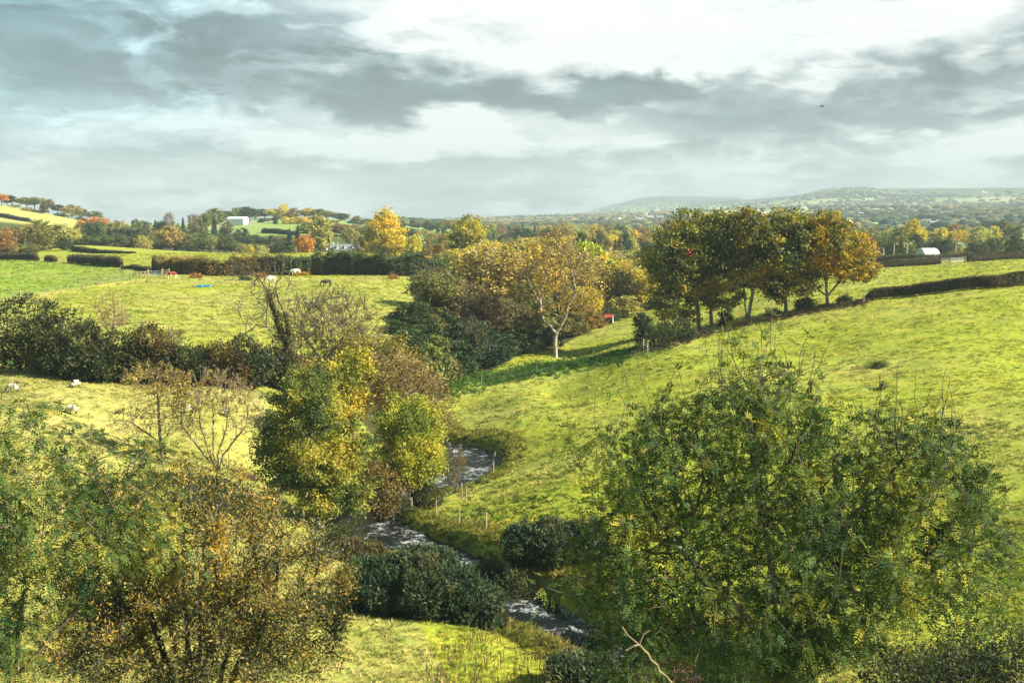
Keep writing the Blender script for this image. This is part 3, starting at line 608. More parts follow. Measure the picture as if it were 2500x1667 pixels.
    if gap:                                             # bare stems below the leaves
        mb = MB()
        for j in range(int(tot / .9)):
            s0 = np.array([RNG.random() * tot]); p = P_at(s0)[0]; zz = float(np.interp(s0, ss, gzz)[0]); mb.tube(np.array([p[0], p[1], zz - .05]) - b3, np.array([p[0] + RNG.normal() * .15, p[1], zz + .9]) - b3, .05, .03, 5)
        mb.build('stem', M['bark'], root)
    return root

# palettes (linear albedo)
DG = [(.010, .020, .008), (.022, .038, .012), (.04, .06, .018), (.07, .08, .02)]
ASH = [(.014, .034, .013), (.028, .060, .018), (.050, .090, .022), (.11, .14, .026), (.30, .27, .035)]
ASHY = [(.03, .055, .014), (.07, .10, .018), (.15, .16, .022), (.28, .24, .025), (.40, .27, .02)]
WILLOW = [(.025, .036, .02), (.065, .075, .038), (.14, .135, .062), (.26, .22, .06), (.40, .25, .03)]
BROWN = [(.05, .03, .015), (.11, .07, .03), (.20, .14, .05), (.30, .22, .07)]
YEL = [(.10, .12, .02), (.22, .22, .025), (.38, .32, .03), (.44, .31, .03)]
TAN = [(.12, .09, .035), (.22, .16, .045), (.34, .24, .05), (.44, .28, .04)]

# ------------------------------------------------------------------ the two ashes and the willow near the viewpoint
b = np.array(at(1900, 36)); b[2] = gz(b[0], b[1])
E1 = rel(b, [(1830, 1120, 36, 260, 220, 3.8), (1600, 1180, 35, 210, 200, 3.0), (2200, 1200, 36.5, 200, 200, 3.2), (1900, 1380, 35.5, 430, 230, 4.2), (1570, 1420, 34.5, 225, 190, 3.0), (2290, 1400, 36, 220, 150, 3), (1750, 1600, 34.5, 330, 130, 3.5), (1880, 980, 36.5, 150, 90, 2)])
T1 = [relp(b, [(1905, 1560, 36), (1890, 1430, 36), (1860, 1250, 36)]), relp(b, [(1905, 1600, 36), (1800, 1480, 35.5), (1650, 1330, 35)]), relp(b, [(1905, 1620, 36), (2060, 1560, 36.3), (2230, 1430, 36.5)]), relp(b, [(1905, 1560, 36), (1980, 1400, 36.6), (2080, 1260, 37)])]
tree('ash_tree', 'large dark green ash tree with yellowing tips and bare upright shoots, lower right', b, T1, E1, .26, ASH, n_attr=2600, step=.33, n_leaf=23000, lsize=.31, clump=5, kind='pinnate', spread=.24, thr=7, bark='pale', lmat='gloss', tw=520, twl=1.3, twup=1.0, r0=.010, patch=1.6, rnd=.28, droop=.35, sides=6, shoots=(110, 1.5, 11.5),
     recolor=lambda C, c: c * (1 + .0 * C[:, :1]), bias=lambda p: 1.0 / (1 + np.exp((p[:, 2] - 17.0) * .55)) + .35)
b = np.array(at(30, 31)); b[2] = gz(b[0], b[1])
E2 = rel(b, [(60, 1250, 31, 250, 180, 3), (300, 1270, 32, 150, 150, 2.2), (30, 1060, 31, 80, 90, 1.6), (-10, 1480, 30.5, 130, 180, 2.4), (-150, 1300, 31, 250, 250, 3), (350, 1130, 32, 60, 60, 1)])
T2 = [relp(b, [(40, 1600, 31), (60, 1400, 31)]), relp(b, [(40, 1650, 31), (220, 1450, 31.5), (300, 1300, 32)]), relp(b, [(20, 1650, 31), (-120, 1400, 31)])]
tree('ash_tree', 'ash tree with glossy green and pale yellow leaves at the lower left corner', b, T2, E2, .13, [(.014, .038, .014), (.030, .068, .020), (.06, .105, .026), (.15, .18, .036), (.32, .27, .045)], n_attr=1500, step=.33, n_leaf=10500, lsize=.28, clump=6, kind='pinnate', spread=.24, thr=7, lmat='gloss', tw=180, twl=.9, r0=.010, patch=1.3, rnd=.4, droop=.35)
b = np.array(at(480, 38)); b[2] = gz(b[0], b[1])
E3 = rel(b, [(430, 1225, 38.5, 170, 105, 2.2), (520, 1330, 38, 210, 190, 3.2), (330, 1330, 38.5, 180, 190, 2.8), (715, 1460, 37.5, 165, 200, 2.8), (400, 1520, 37.5, 280, 180, 3), (230, 1560, 37, 150, 140, 2.4), (620, 1600, 37, 250, 120, 3), (600, 1190, 38.3, 70, 60, 1.4), (230, 1180, 38.5, 110, 80, 1.8)])
T3 = [relp(b, [(480 + dx * .5, 1640, 38 + dy), (480 + dx, 1450, 38 + dy * 2)]) for dx, dy in ((-190, .3), (-130, -.5), (-80, .5), (-30, -.3), (10, .6), (50, -.5), (120, .4), (190, -.3), (260, .2))]
tree('willow', 'orange and grey green bushy willow with a fan of dark stems in the lower left', b, T3, E3, .30, WILLOW, n_attr=2400, step=.32, n_leaf=104000, lsize=.15, asp=.28, spread=.24, thr=9, lmat='leaf', tw=260, twl=.7, r0=.011, patch=.9, rnd=.5, shell=.55, droop=-.2, bias=lambda p: .035 + sstep(4.0, 8.0, p[:, 2]), bark='stemdark',
     recolor=None)

# ------------------------------------------------------------------ trees round the stream bend
b = np.array(hit(782, 1296))
E = rel(b, [(755, 1075, 84, 130, 165, 3.8), (755, 1075, 84, 110, 140, 3.0), (680, 1150, 83.5, 62, 70, 2.2), (765, 950, 84.5, 70, 55, 2.2), (850, 1110, 84.5, 62, 110, 2.4), (800, 1230, 83.5, 70, 45, 2.2), (880, 1220, 84, 42, 50, 1.6)])
tree('ash_tree', 'tall leafy green and yellow tree with two pale stems on the left stream bank', b, [relp(b, [(775, 1230, 84), (765, 1120, 84), (770, 1020, 84)]), relp(b, [(800, 1230, 84), (830, 1100, 84.4)]), relp(b, [(785, 1260, 84), (700, 1160, 83.6)])], E, .24, [(.028, .052, .014), (.065, .10, .02), (.13, .16, .026), (.25, .24, .034), (.38, .31, .04)], n_attr=1500, step=.42, n_leaf=56000, lsize=.24, asp=.40, spread=.32, thr=6, bark='pale', patch=2.0, rnd=.3, tw=150, droop=.5, flat=.7, clump=9)
b = np.array(hit(1006, 1243))
E = rel(b, [(1003, 1080, 92, 92, 125, 3.2), (1003, 1060, 92, 60, 90, 2.4), (1030, 1010, 92, 38, 50, 1.8), (955, 1130, 91.5, 42, 55, 2.0), (1045, 1140, 92, 36, 45, 1.8)])
tree('ash_tree', 'bright yellow green tree with a slim pale trunk beside the stream', b, [relp(b, [(995, 1190, 92), (990, 1090, 92)])], E, .14, [(.07, .11, .016), (.15, .19, .022), (.26, .28, .03), (.38, .33, .03)], n_attr=900, step=.36, n_leaf=27000, lsize=.23, asp=.45, spread=.34, clump=9, thr=6, bark='pale', patch=1.8, rnd=.3, droop=.4)
def bpx(u, Y): return np.array(at(u, Y))
b = bpx(862, 102)
tree('maple_tree', 'bright yellow tree top rising behind the tall leafy green tree', b, [relp(b, [(862, 1000, 102)])], rel(b, [(862, 910, 102, 62, 62, 2.6), (840, 985, 102, 70, 70, 2.6)]), .16, YEL, n_attr=500, step=.5, n_leaf=7000, lsize=.34, spread=.4, patch=2.0)
b = bpx(1005, 104)
tree('elder_tree', 'brown tangled half bare tree behind the bright yellow green tree', b, [relp(b, [(1005, 1050, 104), (1000, 960, 104)])], rel(b, [(1000, 960, 104, 88, 95, 3), (1050, 1010, 104, 40, 80, 2), (940, 930, 104, 60, 60, 2.4)]), .2, [(.09, .06, .03), (.20, .14, .06), (.30, .22, .07), (.22, .20, .04)], n_attr=1300, step=.4, n_leaf=9000, lsize=.26, spread=.35, tw=500, twl=.9, bark='twig', thr=5)
b = bpx(930, 112)
tree('thorn_tree', 'olive and yellow thin leaved tree between the yellow tree and the wood', b, [relp(b, [(930, 960, 112)])], rel(b, [(910, 860, 112, 85, 60, 3), (960, 900, 112, 70, 60, 3)]), .16, [(.09, .09, .02), (.19, .17, .03), (.34, .27, .04)], n_attr=900, step=.45, n_leaf=7000, lsize=.28, spread=.4, tw=300, bark='twig')
b = np.array(hit(935, 1255)); bush('stream_bush', 'brown leaved low bush between the two stream trees', b, rel(b, [(930, 1190, 89, 55, 65, 2)]), [(.04, .035, .015), (.10, .08, .025), (.18, .13, .03)], n=5000, lsize=.22, clumps=200, cs=.28)
# bare spreading tree
b = bpx(792, 128)
tree('bare_tree', 'nearly bare tree with a wide fan of twigs above the dark hedge row', b, [relp(b, [(792, 880, 128)]), relp(b, [(790, 885, 128), (740, 820, 127.5)]), relp(b, [(795, 880, 128), (850, 810, 128)])], rel(b, [(810, 790, 128, 105, 85, 4.2), (730, 840, 127.5, 70, 70, 3.2), (870, 850, 128, 70, 70, 3.2)]), .24, [(.10, .07, .03), (.19, .14, .05), (.28, .22, .06)], n_attr=2300, step=.42, n_leaf=7000, lsize=.22, tw=1500, twl=1.1, bark='bark', shell=.3, r0=.028, e=1.9, spread=.3)
b = bpx(630, 93)
# two half bare spreading shrubs in the sheep field
b = np.array(hit(535, 1148))
tree('bare_tree', 'many stemmed bare small tree with a few leafy tips in the sheep pasture', b, [relp(b, [(520 + d * .3, 1110, b[1] - .2), (520 + d, 1040, b[1] + e_)]) for d, e_ in ((-75, .3), (-30, -.4), (0, .4), (35, 0), (80, -.3))], rel(b, [(530, 960, b[1], 90, 62, 2.6), (600, 1020, b[1], 55, 50, 1.8), (460, 1000, b[1], 45, 60, 1.6)]), .15, [(.10, .07, .03), (.20, .16, .05), (.34, .26, .06)], n_attr=1300, step=.32, n_leaf=2200, lsize=.20, tw=750, twl=.6, bark='twig', r0=.016, e=1.9, thr=2, spread=.12, bias=lambda p: np.where(p[:, 2] > 5.2, 1., .03))
b = np.array(hit(398, 1130))
tree('bare_tree', 'crooked half bare small tree with yellow leafy top beside the many stemmed one', b, [relp(b, [(390, 1060, b[1]), (385, 960, b[1])]), relp(b, [(390, 1080, b[1]), (320, 1030, b[1] - .5)])], rel(b, [(385, 930, b[1], 85, 42, 2.4), (320, 1030, b[1], 60, 45, 2), (420, 1010, b[1], 60, 60, 1.6)]), .15, [(.12, .09, .03), (.24, .19, .05), (.38, .30, .06)], n_attr=1200, step=.32, n_leaf=3200, lsize=.20, tw=650, twl=.6, bark='twig', r0=.016, e=1.9, thr=2, spread=.15, bias=lambda p: np.where(p[:, 2] > 5.0, 1., .08))
b = np.array(hit(1112, 1208))
tree('alder_sapling', 'small thin shrub with brown twigs on the bank inside the stream bend', b, [relp(b, [(1108, 1170, b[1])]), relp(b, [(1120, 1160, b[1])]), relp(b, [(1098, 1170, b[1])])], rel(b, [(1110, 1130, b[1], 36, 42, 1.2), (1090, 1160, b[1], 25, 30, .8)]), .07, [(.05, .05, .02), (.12, .10, .03), (.2, .14, .03)], n_attr=350, step=.24, n_leaf=1800, lsize=.13, tw=120, twl=.4, bark='bark', r0=.012, spread=.15)
# dead ivy clad tree
b = bpx(690, 118)
root = thing('ivy_clad_tree', b, 'dead forked tree with ivy covered trunk and bare crooked limbs', 'tree')
def skeleton(b, lines, step=.35, wob=.05):
    """lines: list of (name, from_name or None, [(u, v, Y), ...])"""
    P = [np.zeros(3)]; par = [-1]; ends = {None: 0}
    for nm, frm, pts in lines:
        last = ends[frm]; p0 = P[last]
        for w_ in relp(b, pts):
            m = max(1, int(np.linalg.norm(w_ - p0) / step))
            for j in range(1, m + 1): P.append(p0 + (w_ - p0) * j / m + RNG.normal(size=3) * wob); par.append(last); last = len(P) - 1
            p0 = w_
        ends[nm] = last
    return np.array(P), np.array(par)
P, par = skeleton(b, [('t', None, [(695, 890, 118), (705, 845, 118)]), ('l', 't', [(680, 800, 118), (672, 760, 118), (655, 722, 118)]), ('l2', 'l', [(640, 690, 118), (628, 672, 117)]), ('r', 't', [(702, 790, 118), (695, 765, 118.4), (678, 735, 118)]), ('r2', 'r', [(672, 700, 118), (690, 672, 118)]),
  ('a', 'l', [(660, 700, 118), (648, 676, 118.5)]), ('c', 't', [(720, 825, 118), (735, 800, 118)]), ('d', 'l', [(650, 800, 117), (625, 795, 117), (600, 815, 117)]), ('e', 'r2', [(712, 690, 118), (722, 700, 118)]), ('f', 'l2', [(612, 715, 118)]), ('g', 'a', [(668, 668, 118)]), ('h', 'd', [(605, 770, 117)])], .4, .05)
P, par = twigs(P, par, 60, 2.8, 6, .35, .9); P, par = twigs(P, par, 260, 1.1, 3, .2, .9)
me, w, r = wood_mesh('trunk', P, par, .27, .024, M['bark'], e=1.6); link('trunk', me, root)
k = np.where(r > .10)[0]; kk = RNG.choice(k, 5200); C = P[kk] * .6 + P[par[kk]] * .4 + RNG.normal(size=(5200, 3)) * (r[kk] * .8 + .05)[:, None]; V, Q = leaf_quads(C, .2, .7)
link('ivy', mesh_arr('ivy', V, Q, M['gloss'], pal(C, [(.03, .035, .012), (.06, .065, .02), (.11, .11, .03)], 1.0)), root)
b = np.array(hit(274, 865))
tree('bare_tree', 'slim nearly leafless tree with ivy on its trunk behind the big dark bush', b, [relp(b, [(276, 800, b[1]), (280, 752, b[1])]), relp(b, [(270, 820, b[1]), (252, 790, b[1])])], rel(b, [(275, 765, b[1], 48, 46, 2)]), .16, [(.20, .12, .04), (.3, .2, .06)], n_attr=450, step=.4, n_leaf=500, lsize=.2, tw=260, twl=.8, bark='twig', r0=.02, e=1.9)
b = np.array(hit(425, 872))
tree('bare_tree', 'small pale bare bush poking above the dark hedge row', b, [relp(b, [(425, 830, b[1])])], rel(b, [(425, 825, b[1], 22, 26, 1)]), .07, BROWN, n_attr=200, step=.3, n_leaf=200, lsize=.15, tw=120, bark='pale', r0=.018)

# dark bushes of the hedge row between the two left fields
DK = [(.008, .012, .005), (.02, .028, .010), (.045, .055, .02), (.10, .11, .05)]
DK2 = [(.007, .012, .005), (.018, .030, .010), (.04, .056, .018), (.08, .08, .024)]
for i, (u, vb, vt, hw, colr, lab) in enumerate([
  (50, 905, 722, 108, DK, 'tall dark bush with silvery leaf tips at the left edge'), (160, 915, 755, 95, DK, 'broad dark bush with silvery leaves right of the tallest one'),
  (215, 925, 840, 62, DK2, 'low dark bush whose bare stems touch the sheep pasture'), (300, 928, 805, 65, DK2, 'round dark olive bush under the slim leafless tree'), (372, 930, 795, 62, [(.01, .01, .005), (.03, .03, .01), (.08, .06, .02), (.13, .08, .03)], 'dark bush with russet top left of the small pale bare bush'),
  (455, 935, 850, 60, DK2, 'low dark green bush right of the small pale bare bush'), (535, 940, 838, 62, [(.01, .012, .005), (.03, .028, .01), (.07, .05, .015), (.15, .09, .02)], 'dark bush with brown and orange leaves left of the dead tree'), (600, 945, 822, 60, DK2, 'dark bush with a rounded top beside the dead tree'), (660, 955, 860, 60, DK2, 'dark thorny bush at the foot of the dead tree'), (745, 945, 880, 60, BROWN, 'brown bush under the wide fan of bare twigs'), (845, 940, 830, 60, [(.06, .05, .02), (.16, .13, .03), (.30, .24, .04)], 'yellowish bush right of the wide bare tree')]):
    b = np.array(hit(u, min(vb, 945))) ; Yb = b[1] + 1.0
    h = (vb - vt) / F * Yb; rx = hw / F * Yb
    ells = [(0, 0, h * .52, rx, rx * .7, h * .5), (-rx * .5, .3, h * .35, rx * .6, rx * .5, h * .38), (rx * .5, -.2, h * .38, rx * .6, rx * .5, h * .4)]
    bush('hedge_bush', lab, b, ells, colr, n=9000 if i < 2 else 6000, lsize=.30, asp=.45, clumps=260, cs=.33, group='bushes of the dark hedge row', lmat='gloss' if i < 2 else 'leaf')
bt = np.array(hit(1180, 895))

# gorse and brambles by the stream
def gorse(label, u, v, ells_px, **k):
    b = np.array(hit(u, v)); return spiky_bush('gorse_bush', label, b, rel(b, [(a, c, b[1] + dy, ru, rv, rd) for a, c, dy, ru, rv, rd in ells_px]), **k)
gorse('big spiky dark green gorse bush below the lower stream bend', 1010, 1500, [(950, 1430, 1.2, 120, 68, 2.6), (1060, 1440, .4, 110, 75, 2.6), (1150, 1480, -.6, 75, 68, 2.0), (1195, 1515, -1.2, 42, 45, 1.4), (880, 1425, 1.4, 60, 55, 2.0), (1030, 1380, 2.4, 90, 45, 1.6)], n_cl=6000, blades=9, size=.27)
gorse('blue green gorse bush on the right bank beneath the big ash', 1320, 1375, [(1275, 1330, 0, 50, 55, 1.5), (1350, 1330, .3, 70, 62, 2.0), (1430, 1340, .5, 60, 70, 2.0)], n_cl=2800, blades=9, size=.27)
gorse('small gorse bush with grey green tips at the bottom edge', 1420, 1690, [(1400, 1650, 0, 75, 50, 1.6), (1480, 1660, .4, 60, 55, 1.6)], n_cl=1900, blades=9, size=.26, colors=[(.02, .04, .018), (.05, .08, .04), (.10, .12, .06), (.14, .12, .05)])
gorse('low brown and green gorse patch on the left bank above the big gorse bush', 880, 1370, [(850, 1345, 0, 40, 26, 1.2), (905, 1352, 0, 40, 22, 1.2)], n_cl=1000, blades=8, size=.25, colors=[(.03, .03, .012), (.07, .06, .02), (.14, .10, .03), (.06, .09, .03)])
for u, v, hw, hh, lab in [(1040, 1212, 40, 30, 'brown bramble clump under the yellow green tree on the tongue of land'), (965, 1225, 42, 34, 'olive bramble clump at the left foot of the slim pale trunk'), (835, 1325, 55, 30, 'dark green nettle patch at the foot of the tall leafy tree'), (1190, 1365, 42, 30, 'grassy bramble clump on the right bank by the fence posts'), (1250, 1400, 45, 40, 'dark bramble clump above the stream under the gorse'), (1490, 1475, 70, 50, 'dark bramble clump behind the lower boughs of the big ash'), (1620, 1640, 100, 70, 'reddish brown bramble clump beneath the big ash'), (1800, 1660, 120, 70, 'dark bramble clump around the foot of the big ash'), (2000, 1640, 120, 80, 'dark green bramble clump right of the ash trunk'), (2200, 1650, 120, 70, 'bramble clump with pale leaves near the bottom right'), (2400, 1590, 130, 60, 'dark bramble bank at the right edge'), (2330, 1650, 130, 60, 'dark bramble mass in the bottom right corner'), (2500, 1650, 120, 80, 'dark bramble heap at the far bottom right')]:
    b = np.array(hit(u, v + hh * .7)); Yb = b[1]; rx, h = hw / F * Yb, hh * 2 / F * Yb
    bush('bramble_clump', lab, b, [(0, 0, h * .4, rx, rx * .7, h * .6)], [(.012, .02, .008), (.03, .045, .015), (.07, .07, .02)] if 'reddish' not in lab else [(.06, .02, .01), (.12, .05, .02), (.06, .06, .02)], n=3200, lsize=.16, clumps=160, cs=.25, stems=6, cat='bramble', group='bramble clumps by the stream')
# pale bare branch close to the viewpoint
b = np.array([4.1, 21, 0.]); b[2] = gz(4.1, 21.)
root = thing('leafless_tree', b, 'pale leafless broken stem slanting up at the bottom edge', 'branch')
P, par = skeleton(b, [('t', None, [(1760, 2600, 21), (1700, 1850, 21), (1640, 1667, 21), (1592, 1612, 21), (1560, 1570, 21)]), ('u', 't', [(1535, 1548, 21), (1516, 1530, 21)]), ('v', 't', [(1548, 1580, 20.8), (1530, 1588, 20.8)]), ('w', 't', [(1570, 1550, 21), (1585, 1536, 21)])], .12, .014)
link('trunk', wood_mesh('trunk', P, par, .024, .010, M['twig'], sides=7, e=3)[0], root)
# ------------------------------------------------------------------ beeches along the bank on the right
BE = [(.028, .045, .011), (.065, .09, .016), (.15, .155, .022), (.32, .26, .026), (.54, .36, .022)]
BE2 = [(.05, .065, .012), (.13, .125, .018), (.28, .21, .02), (.44, .28, .02), (.48, .23, .018)]
def beech(lab, u, v, trunks, ells, colors, R=.32, n=13000, rc=None, name='beech_tree', **k):
    b = np.array(hit(u, v)); Y = b[1]; T = [relp(b, [(a, c, Y + dy) for a, c, dy in t]) for t in trunks]
    return tree(name, lab, b, T, rel(b, [(a, c, Y + dy, ru * 1.28, rv * 1.06, rd) for a, c, dy, ru, rv, rd in ells]), R, colors, group='beeches along the field bank', n_attr=1300, step=.65, n_leaf=int(n * 1.35), lsize=.44, asp=.55, spread=.62, thr=7, bark='beech', clump=22, flat=.45, patch=2.4, rnd=.2, r0=.03, recolor=rc, droop=.5, **k)
def redspot(C, c):
    m = (((C[:, 0] + 2.6 + .35 * (C[:, 2] - 12.8)) / .45) ** 2 + ((C[:, 2] - 12.8) / 1.1) ** 2 < 1) & (C[:, 1] < -1.5) & (RNG.random(len(C)) < .4); c[m] = (.40, .02, .02); return c
beech('leftmost beech of the row, broad and dark green with drooping boughs', 1708, 812, [[(1703, 750, 0), (1695, 690, 0)]], [(1665, 640, -.5, 78, 95, 6), (1640, 730, -1, 50, 55, 4), (1690, 580, 0, 65, 65, 5), (1610, 660, 0, 30, 60, 3)], BE, rc=redspot, n=15000)
beech('second beech with a forked dark trunk touching the leftmost one', 1737, 806, [[(1735, 740, 0), (1745, 670, 0)], [(1737, 760, 0), (1720, 690, 0)]], [(1755, 600, .5, 75, 85, 6), (1770, 700, 0, 50, 60, 4), (1740, 560, 1, 60, 50, 5), (1730, 660, 2, 60, 80, 4)], BE, n=15000)
beech('beech with twin pale stems and orange patches in the middle of the row', 1824, 788, [[(1818, 740, 0), (1815, 680, 0)], [(1830, 755, 0), (1838, 715, 0), (1832, 660, 0)]], [(1830, 570, 0, 52, 65, 5), (1845, 640, 0, 42, 60, 4), (1800, 620, 1, 35, 60, 4)], [(.035, .05, .011), (.08, .09, .015), (.17, .15, .02), (.32, .23, .02), (.46, .27, .02)], R=.28, n=10000)
beech('fourth beech of the row, green with a single short pale trunk', 1918, 770, [[(1917, 720, 0), (1915, 660, 0)]], [(1920, 600, 0, 62, 85, 5.5), (1900, 690, 0, 42, 42, 3.5), (1950, 700, -.5, 35, 30, 3), (1925, 545, 0, 45, 35, 4)], BE, R=.28, n=13000)
beech('rightmost beech of the row with golden orange leaves and forked limbs', 2021, 754, [[(2018, 718, 0), (2015, 650, 0)], [(2020, 722, 0), (2048, 690, 0), (2060, 670, 0)], [(2017, 722, 0), (1990, 700, 0), (1975, 680, 0)]], [(2020, 590, 0, 70, 75, 5.5), (2080, 640, 0, 58, 50, 4.5), (1975, 640, 0, 38, 55, 4), (2010, 545, 0, 45, 35, 4), (2110, 655, 0, 30, 32, 3)], BE2, R=.28, n=13000)
b = np.array(hit(1572, 845))
tree('sapling', 'small dark feathery sapling leaning at the left end of the beech bank', b, [relp(b, [(1575, 815, b[1]), (1570, 785, b[1])])], rel(b, [(1568, 785, b[1], 24, 24, 1.3)]), .09, DG, n_attr=220, step=.35, n_leaf=2200, lsize=.3, spread=.2, kind='quad', up=.1)
for u, v, hw, hh, lab in [(1590, 850, 42, 27, 'dark rounded bush at the lower left end of the beech bank'), (1650, 838, 48, 24, 'low dark bush between the sapling and the leftmost beech'), (1770, 800, 14, 20, 'little green shrub right of the forked beech'), (1890, 775, 16, 9, 'low scrubby shrub left of the fourth beech'), (1965, 765, 24, 14, 'dark scrubby shrub between the fourth and the rightmost beech'), (2062, 742, 14, 9, 'small dark tuft right of the rightmost beech')]:
    b = np.array(hit(u, v)); rx, h = hw / F * b[1], 2 * hh / F * b[1]
    bush('bank_shrub', lab, b, [(0, 0, h * .45, rx, rx * .6, h * .55)], DK2, n=int(1200 + hw * 60), lsize=.26, clumps=90, cs=.3, stems=8, cat='shrub', group='shrubs on the beech bank')
# ------------------------------------------------------------------ white trunked tree at the wood edge
b = np.array(hit(1357, 872)); Y = b[1]
root = thing('pale_trunk_tree', b, 'tree with a smooth white forked trunk and tan yellow crown at the wood edge', 'tree')
P, par = skeleton(b, [('t', None, [(1356, 850, Y), (1357, 812, Y)]), ('l', 't', [(1345, 798, Y), (1325, 780, Y - .5), (1321, 755, Y), (1318, 735, Y)]), ('r', 't', [(1368, 798, Y), (1380, 775, Y), (1388, 745, Y), (1405, 715, Y)]), ('l2', 'l', [(1325, 700, Y), (1340, 660, Y)]), ('l3', 'l', [(1295, 700, Y), (1285, 670, Y)]), ('r2', 'r', [(1400, 680, Y), (1390, 640, Y)]), ('r3', 'r', [(1435, 690, Y)]), ('s', 'l', [(1300, 790, Y)])], .5, .05)
tr0 = [list(P[1:])]
n0 = len(P)
ells = rel(b, [(1350, 680, Y, 90, 85, 5), (1300, 700, Y, 55, 70, 4), (1420, 700, Y, 55, 70, 4), (1350, 620, Y, 75, 50, 5)])
A0, _ = clump_points(ells, 900, .3)
def extend(P, par, A, step=.5, iters=60, jitter=.15):
    par = list(par); kill = step * 1.5; D = np.linalg.norm(A[:, None] - P[None], axis=-1); near = D.argmin(1); dist = D.min(1)
    for it in range(iters):
        ok = dist > kill; A, near, dist = A[ok], near[ok], dist[ok]
        if len(A) < 3: break
        g = np.zeros((len(P), 3)); np.add.at(g, near, unit(A - P[near])); idx = np.unique(near); new = P[idx] + unit(unit(g[idx]) + RNG.normal(size=(len(idx), 3)) * jitter) * step; o = len(P)
        P = np.vstack([P, new]); par += list(idx); D = np.linalg.norm(A[:, None] - new[None], axis=-1); j = D.argmin(1); dj = D[np.arange(len(A)), j]; bb = dj < dist; near[bb] = j[bb] + o; dist[bb] = dj[bb]
    return P, np.array(par)
P, par = extend(P, par, A0); P, par = twigs(P, par, 700, 1.2, 3, .4, .6)
me, w, r = wood_mesh('trunk', P, par, .31, .022, M['pale'], e=1.95, rmin=.07, thin=M['bark']); link('trunk', me, root)
C, out = leaf_spots(P, par, w, 9000, 4, .35); V, Q = leaf_quads(C, .28, .5, out); link('crown', mesh_arr('crown', V, Q, M['leaf'], pal(C, TAN, 2.5, .3)), root)

# ------------------------------------------------------------------ shared tree kinds (copied, tinted by object colour)
GREY = [(.55, .55, .55), (.8, .8, .8), (1.05, 1.05, 1.0), (1.35, 1.3, 1.2)]
PROTO = {}
def proto(key, trunks, ells, R, n_attr, step, n_leaf, lsize, tw=0, bark='bark', spread=.45, thr=6, shell=.5, twl=1.2, r0=.03, up=0., asp=.6, flat=.6):
    P, par = grow(trunks, ells, n_attr, step, shell=shell, up=up)
    if tw: P, par = twigs(P, par, tw, twl)
    me, w, r = wood_mesh('trunk', P, par, R, r0, M[bark], sides=4); cr = None
    if n_leaf: C, out = leaf_spots(P, par, w, n_leaf, thr, spread * 1.25, None, 16, flat); V, Q = leaf_quads(C, lsize, asp, out); cr = mesh_arr('crown', V, Q, M['far'], pal(C, GREY, 1.8, .35, .12))
    Pz = P[:, 2].max(); hw = np.percentile(np.abs(P[:, 0]), 98) + .3; PROTO[key] = (me, cr, Pz + .3, hw)
# built at about 12 m tall
proto('round', [[(0, 0, 3)]], [(0, 0, 7.6, 4.6, 4.6, 4.3), (1.8, 1, 6, 3, 3, 3)], .3, 420, .75, 5200, .55)
proto('round2', [[(0, 0, 3)]], [(-1.6, 0, 7.0, 3.8, 3.8, 3.6), (1.8, 0, 8.2, 3.4, 3.4, 3.4), (0, 2, 5, 3.4, 3, 3)], .3, 420, .75, 5200, .55)
proto('flat', [[(.3, 0, 5)], [(0, 0, 4), (-2, .5, 7)]], [(0, 0, 9.3, 5.6, 5, 2.4), (-3, 0, 7, 3, 3, 2), (3, 0, 7.4, 3, 3, 2)], .32, 420, .75, 4200, .55)
proto('low', [[(0, 0, 1)]], [(0, 0, 5.5, 5.2, 4.6, 5.6), (-3, 0, 3.6, 3.4, 3, 3.6), (3, 1, 3.8, 3.4, 3, 3.8)], .25, 420, .8, 5600, .58, spread=.5)
proto('tall', [[(0, 0, 3.5)]], [(0, 0, 7.2, 2.7, 2.7, 4.9), (.8, 0, 5, 2.4, 2.4, 2.6)], .26, 380, .65, 4200, .5)
proto('loose', [[(0, 0, 3.2)], [(0, 0, 2.4), (-1.4, 0, 5)]], [(0, 0, 7.6, 4.2, 4.0, 4.2), (-2, 0, 6, 3, 3, 3)], .28, 700, .6, 7000, .44, tw=500, bark='twig', spread=.4, r0=.035)
proto('loose2', [[(.4, 0, 4)], [(0, 0, 2), (2, 0, 5)]], [(1, 0, 8, 3.8, 3.8, 3.8), (-1.5, 0, 6.5, 3.4, 3.4, 3.8)], .28, 700, .6, 5600, .42, tw=700, bark='twig', spread=.4, r0=.035)
proto('bare', [[(0, 0, 3)], [(0, 0, 2), (1.6, 0, 5)]], [(0, 0, 7.6, 3.8, 3.6, 4.2)], .28, 600, .6, 700, .35, tw=700, bark='twig', r0=.05)
def conifer(key, n=5200):
    z = 12 * (1 - RNG.random(n) ** .75 * .94); rad = (12 - z) * .30 + .1; lay = .75 + .25 * np.sin(z * 5.2 + RNG.random(n)); t = RNG.random(n) * 2 * pi; rr = rad * lay * (.45 + .55 * RNG.random(n) ** .5)
    C = np.c_[rr * np.cos(t), rr * np.sin(t), z]; out = np.c_[np.cos(t), np.sin(t), -.35 + 0 * t]; V, Q = leaf_quads(C, .6, .35, out * 1.5); P = np.array([[0, 0, h] for h in np.linspace(0, 11.8, 14)]); par = np.arange(14) - 1
    PROTO[key] = (wood_mesh('trunk', P, par, .22, .03, M['bark'], sides=5)[0], mesh_arr('crown', V, Q, M['far'], pal(C, GREY, 1.5, .35, .12)), 12.1, 3.6)
conifer('conifer')
